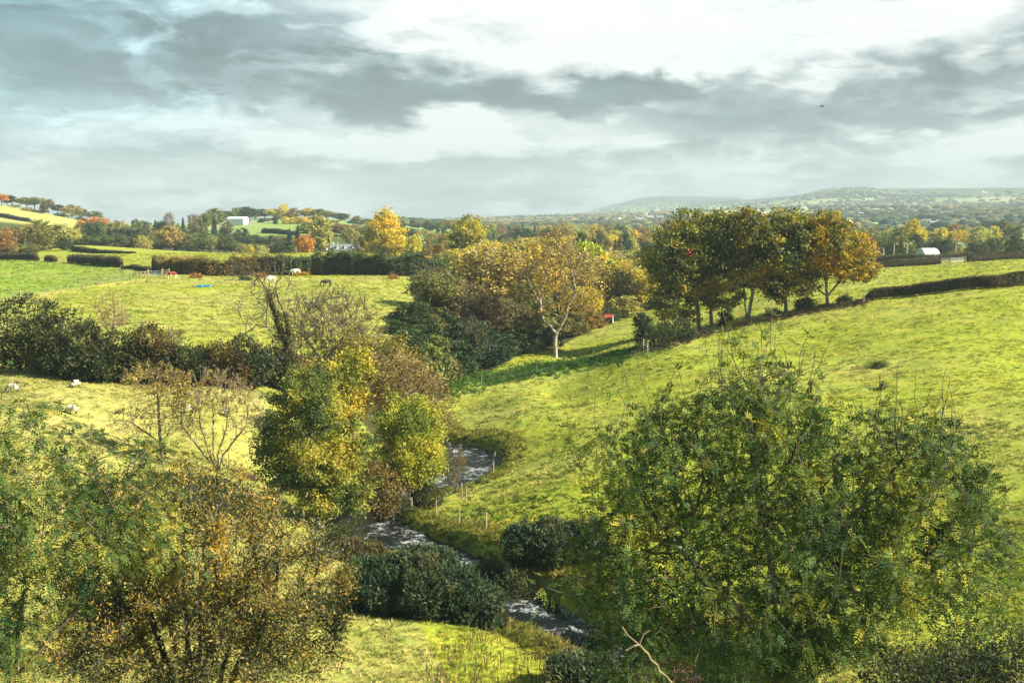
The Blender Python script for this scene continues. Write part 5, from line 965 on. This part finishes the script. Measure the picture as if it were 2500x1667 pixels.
for k in range(6): MB().box([6 + k * 2.6, .5, .6], (.2, .2, 1.4)).build('post', M['greywood'], rt)
MB().box([12.5, .5, 1.0], (14, .1, .16)).build('rail', M['greywood'], rt)
# cottage
x, y, z = at(846, 452); zt = W(846, 596, 452)[2]; HH = zt - z; rt = thing('cottage', (x, y, z), 'white cottage with grey slate roof and small dormers half hidden by trees', 'house', rz=radians(-4))
hw_, dp_, ev = 6.2, 3.4, HH - 2.3
MB().box([0, 0, ev / 2], (2 * hw_, 2 * dp_, ev)).build('wall', M['white'], rt)
for k in range(2): MB().prism([(0, 2.3), (-(dp_ + .3) , -.1), (-(dp_ + .3), -.3), (0, 2.05)] if k else [(0, 2.3), (0, 2.05), ((dp_ + .3), -.3), ((dp_ + .3), -.1)], [-hw_ - .2, 0, ev], [1, 0, 0], 2 * hw_ + .4).build('roof', M['slate'], rt)
for sx in (-1, 1): MB().prism([(-dp_, 0), (dp_, 0), (0, 2.0)], [sx * (hw_ - .05) - .05, 0, ev], [1, 0, 0], .1).build('gable', M['white'], rt)
for k in (-3.6, -.4, 2.8):
    d = MB().box([k, -dp_ + 1.05, ev + .75], (1.1, 1.5, 1.1)).build('dormer', M['white'], rt); MB().box([k, -dp_ + .27, ev + .8], (.7, .06, .7)).build('pane', M['glass'], d)
    MB().prism([(-.75, 0), (.75, 0), (0, .5)], [k, -dp_ + .15, ev + 1.3], [0, 1, 0], 1.7).build('dormer_roof', M['slate'], rt)
for k in (-4.6, -2.2, 1.4, 4.2):
    f = MB().box([k, -dp_ - .04, ev - 1.1], (1.2, .10, 1.1)).build('window', M['white'], rt); MB().box([k, -dp_ - .10, ev - 1.1], (1.0, .05, .9)).build('pane', M['glass'], f)
for k in (-5.4, 3.9): MB().box([k, 0, ev + 2.5], (.7, .7, 1.2)).build('chimney', M['brick'], rt)
MB().box([2.6, -dp_ - 1.6, (ev - .8) / 2], (4.4, 3.2, ev - .8)).build('extension', M['white'], rt); MB().prism([(-1.9, 0), (1.9, 0), (1.9, .15), (0, 1.3), (-1.9, .15)], [.3, -dp_ - 1.6, ev - .8], [1, 0, 0], 4.6).build('extension_roof', M['slate'], rt)
# polytunnel
x, y, z = at(2262, 405); zt = W(2262, 606, 405)[2]; rt = thing('polytunnel', (x, y, z), 'white rounded polytunnel shed between the street lamps', 'shed', rz=radians(20)); Hh = zt - z
prof = [(2.6 * cos(t), max(0, Hh - 2.2) + 2.2 * sin(t)) for t in np.linspace(0, pi, 14)]
MB().prism([(2.6, 0)] + prof + [(-2.6, 0)], [-3.3, 0, 0], [1, 0, 0], 6.6).build('cover', M['white'], rt, smooth=False)
for k in range(5): MB().prism([(a * 1.02, c * 1.005) for a, c in prof], [-3.3 + k * 1.6, 0, 0], [1, 0, 0], .1).build('hoop', M['steel'], rt)
# red roofed field shelter
b = np.array(hit(1486, 791)); rt = thing('field_shelter', b, 'small dark field shelter with a red tin roof at the edge of the wood', 'shelter', rz=radians(-12))
MB().box([0, 0, .45], (1.75, 1.5, .95)).build('front_boards', M['dark'], rt); MB().box([-.85, 0, .85], (.08, 1.5, 1.7)).build('side_wall', M['dark'], rt); MB().box([.88, -.6, .8], (.12, .5, 1.6)).build('side_wall', M['white'], rt); MB().box([0, .72, .8], (1.7, .06, 1.6)).build('back_wall', M['dark'], rt)
MB().box([0, -.1, 1.62], (1.95, 1.3, .07), Rz(0) @ np.array([[1, 0, 0], [0, .90, -.44], [0, .44, .90]])).build('roof', M['red'], rt)
for k in range(5): MB().box([-.8 + k * .4, -.15, 1.67], (.05, 1.28, .05), np.array([[1, 0, 0], [0, .90, -.44], [0, .44, .90]])).build('roof_rib', M['red'], rt)
# blue troughs
b = np.array(hit(487, 703))
for dx, w, lab in ((0, 1.1, 'pale blue feed trough in the cattle field, left of the pair'), (1.35, 1.2, 'deep blue feed trough in the cattle field, right of the pair')):
    p = b + [dx, .3 * dx, 0]; p[2] = gz(p[0], p[1]); rt = thing('feed_trough', p, lab, 'trough'); s = MB().box([0, 0, .10], (w, .55, .06))
    s.build('base', M['blue'] if dx else M['tin'], rt); sd = MB(); sd.box([0, -.3, .22], (w, .05, .32)); sd.box([0, .3, .22], (w, .05, .32)); sd.box([-w / 2, 0, .22], (.05, .6, .32)); sd.box([w / 2, 0, .22], (.05, .6, .32)); sd.build('rim', M['blue'], rt)
# farm track
x, y, z = at(497, 672); 

# far white houses on the plain
def far_house_meshes():
    w = MB().box([0, 0, 2.5], (14, 8, 5)); f = bpy.data.meshes.new('wall'); f.from_pydata([tuple(map(float, p)) for p in w.v], [], w.f); f.materials.append(M['white'])
    r = MB().prism([(-4.4, 0), (4.4, 0), (0, 3.4)], [-7.3, 0, 5], [1, 0, 0], 14.6); g = bpy.data.meshes.new('roof'); g.from_pydata([tuple(map(float, p)) for p in r.v], [], r.f); g.materials.append(M['slate']); return f, g
FW, FR = far_house_meshes()
for i in range(44):
    if i < 10: u = 2235 + i * 15 + RNG.normal() * 3; v = 552 - (i % 3) * 3 + RNG.normal(); Y = 1150 + 60 * (i % 3) + RNG.random() * 60; sc_ = .7
    elif i < 16: u = 1560 + (i - 10) * 26; Y = 1300 + RNG.random() * 700; sc_ = 1
    else: Y = math.exp(RNG.uniform(math.log(1300), math.log(4800))); u = RNG.uniform(1500, 2520) ; sc_ = .55 + .5 * RNG.random()
    x, y, z = at(u, Y); rt = thing('farmhouse', (x, y, z), 'tiny white house with slate roof in the far village' if i < 10 else 'tiny white farmhouse %s' % ('low on the far hazy plain' if Y < 1750 else 'midway across the hazy plain' if Y < 2600 else 'far out on the hazy plain' if Y < 3600 else 'high on the far hazy slope'), 'house', 'village houses beyond the right hedge' if i < 10 else 'farmhouses on the far plain', RNG.uniform(-.6, .6)); rt.scale = (sc_ * (.6 + .7 * RNG.random()),) * 2 + (sc_,)
    link('wall', FW, rt); link('roof', FR, rt)

# ------------------------------------------------------------------ animals
def mat_animal(name, code):
    m, q = mat_new(name); tc = q.n('ShaderNodeTexCoord'); sp = q.n('ShaderNodeSeparateXYZ'); q.link(tc.outputs['Object'], sp.inputs[0]); X, Y, Z = sp.outputs
    n = q.noise(tc.outputs['Object'], 1.5, 2, .5, .4); nf = q.noise(tc.outputs['Object'], 14, 4, .6)
    c = code(q, X, Y, Z, n); c = q.mix(.35, c, q.ramp(nf, [(.3, (.6, .6, .6)), (.7, (1.2, 1.2, 1.2))]), 'MULTIPLY')
    p = q.n('ShaderNodeBsdfPrincipled'); q.link(c, p.inputs['Base Color']); p.inputs['Roughness'].default_value = .9
    bm_ = q.n('ShaderNodeBump'); bm_.inputs['Distance'].default_value = .04; q.link(nf, bm_.inputs['Height']); q.link(bm_.outputs[0], p.inputs['Normal'])
    o = q.n('ShaderNodeOutputMaterial'); q.link(p.outputs[0], o.inputs[0]); return m
def c_sheep(q, X, Y, Z, n):
    dark = q.m('MAXIMUM', q.m('GREATER_THAN', X, .40), q.m('LESS_THAN', Z, .30)); return q.mix(dark, (.46, .42, .34, 1), (.035, .03, .028, 1))
def c_hereford(q, X, Y, Z, n):
    wh = q.m('MAXIMUM', q.m('GREATER_THAN', X, .72), q.m('LESS_THAN', Z, .74)); wh = q.m('MAXIMUM', wh, q.m('GREATER_THAN', n, .62)); return q.mix(wh, (.20, .035, .02, 1), (.70, .62, .50, 1))
def c_white(q, X, Y, Z, n): return q.mix(q.m('GREATER_THAN', X, 1.0), (.72, .68, .58, 1), (.30, .18, .10, 1))
def c_black(q, X, Y, Z, n): return q.mix(q.m('GREATER_THAN', n, .9), (.012, .011, .011, 1), (.05, .05, .05, 1))
def c_pied(q, X, Y, Z, n): return q.mix(q.m('MAXIMUM', q.m('GREATER_THAN', n, .57), q.m('GREATER_THAN', X, .85)), (.70, .66, .58, 1), (.02, .018, .018, 1))
def animal(name, label, cat, u, v, rz, mat, cow=True, s=1.0, group=None):
    if cow:
        V = [(-.3, 0, 1.06, .40, .40), (-.85, 0, 1.14, .30, .34), (.35, 0, 1.08, .36, .42), (.62, 0, 1.08, .24, .32), (.92, 0, .82, .15, .20), (1.10, 0, .48, .13, .15), (1.22, 0, .16, .085, .10), (1.24, 0, .06, .06, .07),
             (-.86, .22, .85, .16, .17), (-.98, .23, .50, .075, .075), (-.88, .23, .25, .055, .055), (-.88, .23, .02, .065, .065), (-.86, -.22, .85, .16, .17), (-.98, -.23, .50, .075, .075), (-.88, -.23, .25, .055, .055), (-.86, -.23, .02, .065, .065),
             (.48, .20, .78, .12, .13), (.50, .21, .42, .07, .07), (.50, .21, .02, .06, .06), (.40, -.20, .78, .12, .13), (.30, -.21, .42, .07, .07), (.28, -.21, .02, .06, .06), (-1.12, 0, 1.18, .05, .05), (-1.17, 0, .75, .03, .03), (-1.16, 0, .45, .045, .045),
             (1.02, .20, .62, .045, .03), (1.02, -.20, .62, .045, .03), (-.02, 0, .98, .40, .44)]
        Ed = [(0, 1), (0, 27), (27, 2), (2, 3), (3, 4), (4, 5), (5, 6), (6, 7), (1, 8), (8, 9), (9, 10), (10, 11), (1, 12), (12, 13), (13, 14), (14, 15), (2, 16), (16, 17), (17, 18), (2, 19), (19, 20), (20, 21), (1, 22), (22, 23), (23, 24), (5, 25), (5, 26)]
    else:
        V = [(-.08, 0, .58, .25, .26), (-.40, 0, .60, .21, .23), (.22, 0, .60, .21, .24), (.38, 0, .52, .13, .15), (.50, 0, .34, .085, .10), (.58, 0, .17, .075, .085), (.64, 0, .06, .045, .05),
             (-.42, .13, .38, .09, .10), (-.47, .13, .24, .04, .04), (-.44, .13, .02, .035, .035), (-.42, -.13, .38, .09, .10), (-.47, -.13, .24, .04, .04), (-.40, -.13, .02, .035, .035),
             (.24, .12, .36, .07, .08), (.25, .12, .20, .035, .035), (.25, .12, .02, .035, .035), (.20, -.12, .36, .07, .08), (.14, -.12, .20, .035, .035), (.13, -.12, .02, .035, .035), (-.58, 0, .56, .05, .05), (-.60, 0, .40, .04, .04), (.50, .13, .30, .03, .02), (.50, -.13, .30, .03, .02)]
        Ed = [(0, 1), (0, 2), (2, 3), (3, 4), (4, 5), (5, 6), (1, 7), (7, 8), (8, 9), (1, 10), (10, 11), (11, 12), (2, 13), (13, 14), (14, 15), (2, 16), (16, 17), (17, 18), (1, 19), (19, 20), (4, 21), (4, 22)]
    me = bpy.data.meshes.new(name); me.from_pydata([p[:3] for p in V], Ed, []); me.materials.append(mat)
    o = bpy.data.objects.new(name, me); COL.objects.link(o); x, y, z = hit(u, v); o.location = (x, y, z + .02); o.rotation_euler = (0, 0, rz); o.scale = (s, s, s)
    sk = o.modifiers.new('skin', 'SKIN'); sk.use_smooth_shade = True; sk.branch_smoothing = .6
    for d, p in zip(me.skin_vertices[0].data if me.skin_vertices else [], V): d.radius = p[3:5]
    if not me.skin_vertices:
        raise RuntimeError('no skin data')
    me.skin_vertices[0].data[0].use_root = True
    ss = o.modifiers.new('sub', 'SUBSURF'); ss.levels = 2; ss.render_levels = 2
    tag(o, label, cat, group); return o
MS = mat_animal('sheep_wool', c_sheep)
G_ = None
animal('sheep', 'cream sheep with dark head grazing at the left edge of the lower pasture', 'sheep', 29, 964, pi + .1, MS, False, 1.0)
animal('sheep', 'sheep standing highest in the lower pasture near the dark hedge row', 'sheep', 183, 949, pi + .9, MS, False, .95)
animal('sheep', 'sheep grazing side on in the middle of the lower pasture', 'sheep', 174, 1015, pi - .05, MS, False, 1.0)
animal('sheep', 'sheep seen through the bare branches of the left small tree', 'sheep', 464, 1008, .3, MS, False, .95)
animal('sheep', 'sheep with head down at the right of the bare branches', 'sheep', 556, 1016, -1.0, MS, False, 1.0)
animal('cow', 'red brown cow with white face and belly grazing beside the gate', 'cow', 418, 681, pi + .12, mat_animal('red_cow_hide', c_hereford))
animal('cow', 'creamy white cow with brown head grazing below the hedge', 'cow', 720, 674, pi + .15, mat_animal('cream_cow_hide', c_white))
animal('cow', 'black cow grazing alone in the middle of the cattle field', 'cow', 795, 699, pi + .5, mat_animal('black_cow_hide', c_black), s=.95)
animal('cow', 'black and white cow grazing behind the dead ivy tree', 'cow', 659, 690, pi + .35, mat_animal('pied_cow_hide', c_pied))
# birds
def bird(label, u, v, Y, span, roll):
    p = W(u, v, Y); rt = thing('bird', p, label, 'bird'); rt.rotation_euler = (roll, 0, .2); mb = MB(); mb.tube([-.12 * span, 0, 0], [.0, 0, 0], .02 * span, .055 * span, 7).tube([0, 0, 0], [.22 * span, 0, .01], .055 * span, .015 * span, 7); mb.build('body', M['dark'], rt, smooth=True)
    for s in (1, -1):
        w = MB(); w.v = [(-.08 * span, 0, .02), (.10 * span, 0, .02), (.04 * span, s * .28 * span, .06 * span), (-.04 * span, s * .5 * span, .03 * span), (-.07 * span, s * .27 * span, .05 * span), (0, s * .02 * span, 0), (.02 * span, s * .26 * span, .035 * span)]
        w.f = [(0, 1, 2, 4), (4, 2, 3), (0, 5, 6, 4), (5, 1, 2, 6), (6, 2, 3), (4, 6, 3)]; w.build('wing', M['dark'], rt)
bird('dark bird gliding low in the cloudy sky at the right', 2006, 260, 130, 1.3, 0.0)
bird('small dark bird flying above the tan wood', 1276, 558, 160, .9, .3)

# ------------------------------------------------------------------ scattered growth: points that carry instances of one small mesh
def scatter(name, label, mesh_obj, P, rot, scale, col, kind='stuff', cat=None):
    me = bpy.data.meshes.new(name); n = len(P); me.vertices.add(n); me.vertices.foreach_set('co', np.asarray(P, np.float32).ravel())
    a = me.attributes.new('rot', 'FLOAT_VECTOR', 'POINT'); a.data.foreach_set('vector', np.asarray(rot, np.float32).ravel())
    a = me.attributes.new('scl', 'FLOAT_VECTOR', 'POINT'); a.data.foreach_set('vector', np.asarray(scale, np.float32).ravel())
    a = me.attributes.new('tcol', 'FLOAT_VECTOR', 'POINT'); a.data.foreach_set('vector', np.asarray(col, np.float32).ravel())
    o = tag(link(name, me), label, kind=kind); ng = bpy.data.node_groups.new(name, 'GeometryNodeTree')
    ng.interface.new_socket('Geometry', in_out='INPUT', socket_type='NodeSocketGeometry'); ng.interface.new_socket('Geometry', in_out='OUTPUT', socket_type='NodeSocketGeometry')
    N = ng.nodes; gi, go = N.new('NodeGroupInput'), N.new('NodeGroupOutput'); ip = N.new('GeometryNodeInstanceOnPoints'); oi = N.new('GeometryNodeObjectInfo'); oi.inputs['Object'].default_value = mesh_obj
    ra = N.new('GeometryNodeInputNamedAttribute'); ra.data_type = 'FLOAT_VECTOR'; ra.inputs['Name'].default_value = 'rot'; sa = N.new('GeometryNodeInputNamedAttribute'); sa.data_type = 'FLOAT_VECTOR'; sa.inputs['Name'].default_value = 'scl'
    mp = N.new('GeometryNodeMeshToPoints'); l = ng.links.new; l(gi.outputs[0], mp.inputs[0]); l(mp.outputs[0], ip.inputs['Points']); l(oi.outputs['Geometry'], ip.inputs['Instance']); l(ra.outputs['Attribute'], ip.inputs['Rotation']); l(sa.outputs['Attribute'], ip.inputs['Scale']); l(ip.outputs[0], go.inputs[0])
    md = o.modifiers.new('scatter', 'NODES'); md.node_group = ng; return o
def mat_tuft(name, trans=.3):
    m, q = mat_new(name); at_ = q.n('ShaderNodeAttribute', attribute_name='tcol', attribute_type='INSTANCER'); c = at_.outputs['Color']
    p = q.n('ShaderNodeBsdfPrincipled'); q.link(c, p.inputs['Base Color']); p.inputs['Roughness'].default_value = .8; p.inputs['Specular IOR Level'].default_value = .15
    tr = q.n('ShaderNodeBsdfTranslucent'); q.link(c, tr.inputs[0]); mx = q.n('ShaderNodeMixShader'); mx.inputs[0].default_value = trans; q.link(p.outputs[0], mx.inputs[1]); q.link(tr.outputs[0], mx.inputs[2])
    o = q.n('ShaderNodeOutputMaterial'); q.link(mx.outputs[0], o.inputs[0]); return m
def seed_mesh(name, V, Q, mat): me = mesh_arr(name, V, Q, mat); return bpy.data.objects.new(name, me)
def blades(n, r, lean, w):
    V = []; 
    for i in range(n):
        t = RNG.random() * 6.28; p = np.array([cos(t), sin(t), 0]) * r * RNG.random(); d = np.array([cos(t) * lean, sin(t) * lean, 1]) * (.6 + .5 * RNG.random()); s = np.array([-sin(t + RNG.normal()), cos(t), 0]) * w
        V += [p - s, p + s, p + d * .6 + s * .7, p + d + np.array([cos(t), sin(t), -.15]) * lean * .3]
    return np.array(V), np.arange(len(V)).reshape(-1, 4)
MT = mat_tuft('grass_blades'); TUFT = seed_mesh('grass_tuft', *blades(10, .55, .75, .11), MT); TALL = seed_mesh('tall_grass_clump', *blades(22, .35, .7, .035), MT)
def field_points(n, y0, y1, power=1.0):
    y = (y0 ** (1 - power) + (y1 ** (1 - power) - y0 ** (1 - power)) * RNG.random(n)) ** (1 / (1 - power)) if power != 1 else np.exp(RNG.uniform(math.log(y0), math.log(y1), n))
    x = (RNG.random(n) - .5) * 1.04 * (y + 6); return x, y
x, y = field_points(290000, 44, 330); cl = fbm2(x / 2.6, y / 2.0, 3); keep = (cl + RNG.random(len(x)) * .5 > .72)
d, e = near_line(x, y, STREAM); keep &= (d > e[:, 1] + .9); keep &= ~inside(x, y, POLY_WOOD); x, y = x[keep], y[keep]; n = len(x); z = height(x, y)
gc = ground_col(x, y); dk = RNG.random((n, 1)); rr_ = RNG.random((n, 1)); col = gc * (.65 + .7 * dk) * np.where(rr_ < .2, np.array([[.42, .62, .5]]), np.where(rr_ > .72, np.array([[1.7, 1.35, 2.0]]), np.array([[1.05, 1.05, .95]])))
s = (.05 + .10 * RNG.random(n) ** 2) * (1 + y / 260); scatter('grass', 'short uneven pasture grass with tufts', TUFT, np.c_[x, y, z - .02], np.c_[RNG.normal(size=n) * .15, RNG.normal(size=n) * .15, RNG.random(n) * 6.28], np.c_[s * 1.7, s * 1.7, s], np.clip(col, .01, .6))
# darker rush clumps in the fields
x, y = field_points(26000, 60, 320); cl = fbm2(x / 16 + 7, y / 12, 3); keep = (cl + RNG.random(len(x)) * .3 > .86) & (near_line(x, y, STREAM)[0] > 4) & ~inside(x, y, POLY_WOOD) & ~inside(x, y, POLY_SHEEP); x, y = x[keep], y[keep]; n = len(x); z = height(x, y); s = .14 + .20 * RNG.random(n)
scatter('rush_clumps', 'scattered darker rush clumps in the pastures', TALL, np.c_[x, y, z - .02], np.c_[RNG.normal(size=(n, 2)) * .2, RNG.random(n) * 6.28], np.c_[s * 1.4, s * 1.4, s], pal(np.c_[x, y, z], [(.05, .09, .012), (.10, .15, .02), (.20, .20, .04)], 6, .4))
# long grass on the banks
t = RNG.random(5200) * (len(STREAM) - 1); i = t.astype(int); f = (t - i)[:, None]; c = STREAM[i] * (1 - f) + STREAM[i + 1] * f; dd = STREAM[i + 1] - STREAM[i]; dd = dd[:, :2] / np.linalg.norm(dd[:, :2], axis=1)[:, None]; off = (c[:, 3] + .55 + RNG.random(5200) ** 1.3 * 2.4) * np.where(RNG.random(5200) < .5, 1, -1)
xy = c[:, :2] + np.c_[-dd[:, 1], dd[:, 0]] * off[:, None]; m = (xy[:, 1] > 45) & (xy[:, 1] < 150) & (near_line(xy[:, 0], xy[:, 1], STREAM)[0] > c[:, 3] + .3); xy = xy[m]; n = len(xy); z = height(xy[:, 0], xy[:, 1]); s = .18 + .30 * RNG.random(n)
colr = pal(np.c_[xy, z], [(.05, .08, .015), (.12, .16, .02), (.22, .22, .04), (.30, .24, .06)], 3, .35); scatter('bank_grass', 'long rough grass overhanging the stream banks', TALL, np.c_[xy, z - .03], np.c_[RNG.normal(size=(n, 2)) * .2, RNG.random(n) * 6.28], np.c_[s, s, s], colr)
# lush rough grass along the rim below the wood, shade included in its dark green, and beech bank
xs = []
for Lx, k, sp in ((RIM_LINE, 1500, 2.2), (BEECH_LINE, 900, .9)):
    t = RNG.random(k) * (len(Lx) - 1); i = t.astype(int); f = (t - i)[:, None]; xs.append(Lx[i] * (1 - f) + Lx[i + 1] * f + RNG.normal(size=(k, 2)) * sp)
xy = np.vstack(xs); n = len(xy); z = height(xy[:, 0], xy[:, 1]); s = .25 + .3 * RNG.random(n); colr = pal(np.c_[xy, z], [(.03, .08, .012), (.06, .14, .018), (.10, .18, .03)], 3, .3); colr[1500:] = pal(np.c_[xy, z][1500:], [(.04, .05, .02), (.10, .07, .03)], 3, .3)
scatter('rough_grass', 'dark rough grass strip below the wood and along the beech bank', TALL, np.c_[xy, z - .03], np.c_[RNG.normal(size=(n, 2)) * .2, RNG.random(n) * 6.28], np.c_[s, s, s], colr)
# dry dock stalks in the near left pasture
st = MB().tube([0, 0, 0], [.04, 0, .55], .012, .010, 4).tube([.04, 0, .5], [.05, .01, 1.0], .035, .02, 5).tube([.02, 0, .4], [.14, .02, .75], .02, .012, 4); me = bpy.data.meshes.new('dry_stalk'); me.from_pydata([tuple(map(float, p)) for p in st.v], [], st.f); me.materials.append(MT); STALK = bpy.data.objects.new('dry_stalk', me)
u = RNG.uniform(1040, 1420, 420); v = RNG.uniform(1530, 1700, 420); ok = (v - 1530) > (1260 - u) * .35; P = np.array([hit(a, c) for a, c in zip(u[ok], v[ok])]); dd_, e = near_line(P[:, 0], P[:, 1], STREAM); P = P[dd_ > e[:, 1] + .6]; n = len(P); s = .35 + .5 * RNG.random(n)
scatter('dry_stalks', 'dry brown dock stalks standing in the near pasture', STALK, P, np.c_[RNG.normal(size=(n, 2)) * .12, RNG.random(n) * 6.28], np.c_[s, s, s], np.tile([[.16, .10, .055]], (n, 1)) * (.6 + .8 * RNG.random((n, 1))))
# hedgerows and woods of the far plain, haze blue put into their dark colours
import bmesh
bm = bmesh.new(); bmesh.ops.create_icosphere(bm, subdivisions=2, radius=1)
for vtx in bm.verts: vtx.co *= 1 + .28 * (_hash(*[np.array([c]) for c in np.floor(np.array(vtx.co) * 40)])[0] - .5)
me = bpy.data.meshes.new('far_crown'); bm.to_mesh(me); bm.free(); me.materials.append(MT); BLOB = bpy.data.objects.new('far_crown', me)
n = 130000; y = np.exp(RNG.uniform(math.log(1000), math.log(7000), n)); uu = RNG.uniform(950, 2620, n); x = (uu - 1250) / F * y; fa, fb, ia, ib = cells(x, y); ea = np.minimum(fa, 1 - fa) * 230; eb = np.minimum(fb, 1 - fb) * 150
hz = base(x, y); on = ((ea < 3.5) | (eb < 3.5)) & (RNG.random(n) < .5); wood = (fbm2(x / 260 + 9, y / 200, 3) > .63) & (RNG.random(n) < .4); vil = (fbm2(x / 330 + 3, y / 260 + 8, 2) > .55) & (RNG.random(n) < .05)
keep = (on | wood | vil) & (hz < 150); x, y, on = x[keep], y[keep], (on & ~wood)[keep]; n = len(x); z = height(x, y); sz = np.where(on & (RNG.random(n) < .78), 1.8, 5.0) * (.7 + .7 * RNG.random(n))
colr = pal(np.c_[x, y, z], [(.03, .055, .04), (.05, .08, .045), (.09, .11, .055), (.20, .18, .08), (.28, .20, .08)], 300, .45)
scatter('distant_hedgerows', 'hazy hedgerows and woods scattered over the far plain and hills', BLOB, np.c_[x, y, z + sz * .3], np.c_[np.zeros((n, 2)), RNG.random(n) * 6.28], np.c_[sz * (1.2 + RNG.random(n)), sz * (1.0 + .5 * RNG.random(n)), sz * .95], colr)

# ------------------------------------------------------------------ air
def build_haze():
    m, q = mat_new('haze_air'); v = q.n('ShaderNodeVolumePrincipled'); v.inputs['Color'].default_value = (.43, .545, .61, 1); v.inputs['Density'].default_value = HAZE; v.inputs['Anisotropy'].default_value = .0
    o = q.n('ShaderNodeOutputMaterial'); q.link(v.outputs[0], o.inputs['Volume'])
    x0, x1, y0, y1, z0, z1 = -11400, 11400, -400, 9500, HAZE_Z0, HAZE_Z1
    mb = MB().box([(x0 + x1) / 2, (y0 + y1) / 2, (z0 + z1) / 2], (x1 - x0, y1 - y0, z1 - z0)); tag(mb.build('haze', m), 'thin pale haze filling the air over the whole valley', kind='stuff')
HAZE = 1.8e-4
g_ = bpy.data.objects['ground'].data; zz = np.empty(len(g_.vertices) * 3, np.float32); g_.vertices.foreach_get('co', zz); zz = zz[2::3]
HAZE_Z0, HAZE_Z1 = float(min(zz.min(), -2) - 1.0), float(max(zz.max(), 60) + 45.0)
print('ground z', zz.min(), zz.max(), 'objects', len(bpy.data.objects))
build_haze()

# labels shared by several belt trees are told apart by their place from the left
_ORD = ['leftmost', 'second from left', 'third from left', 'fourth from left', 'fifth from left', 'sixth from left', 'seventh from left', 'eighth from left', 'ninth from left', 'tenth from left', 'eleventh from left', 'twelfth from left']
_by = {}
for o_ in bpy.data.objects:
    if o_.parent is None and o_.get('label') and o_.get('category') in ('tree', 'bush', 'bramble', 'house') and o_.get('group'): _by.setdefault(o_['label'], []).append(o_)
for lb, L_ in _by.items():
    if 1 < len(L_) <= 13:
        L_.sort(key=lambda o: o.location.x / max(1, o.location.y))
        for i_, o_ in enumerate(L_): o_['label'] = lb + ', ' + ('rightmost' if i_ == len(L_) - 1 else _ORD[i_])
_tris = 0; _seen = set()
for o_ in bpy.data.objects:
    if o_.type == 'MESH' and o_.data.name not in _seen: _seen.add(o_.data.name); _tris += sum((len(o_.data.loops) - 2 * len(o_.data.polygons),))
print('TRIS', _tris)
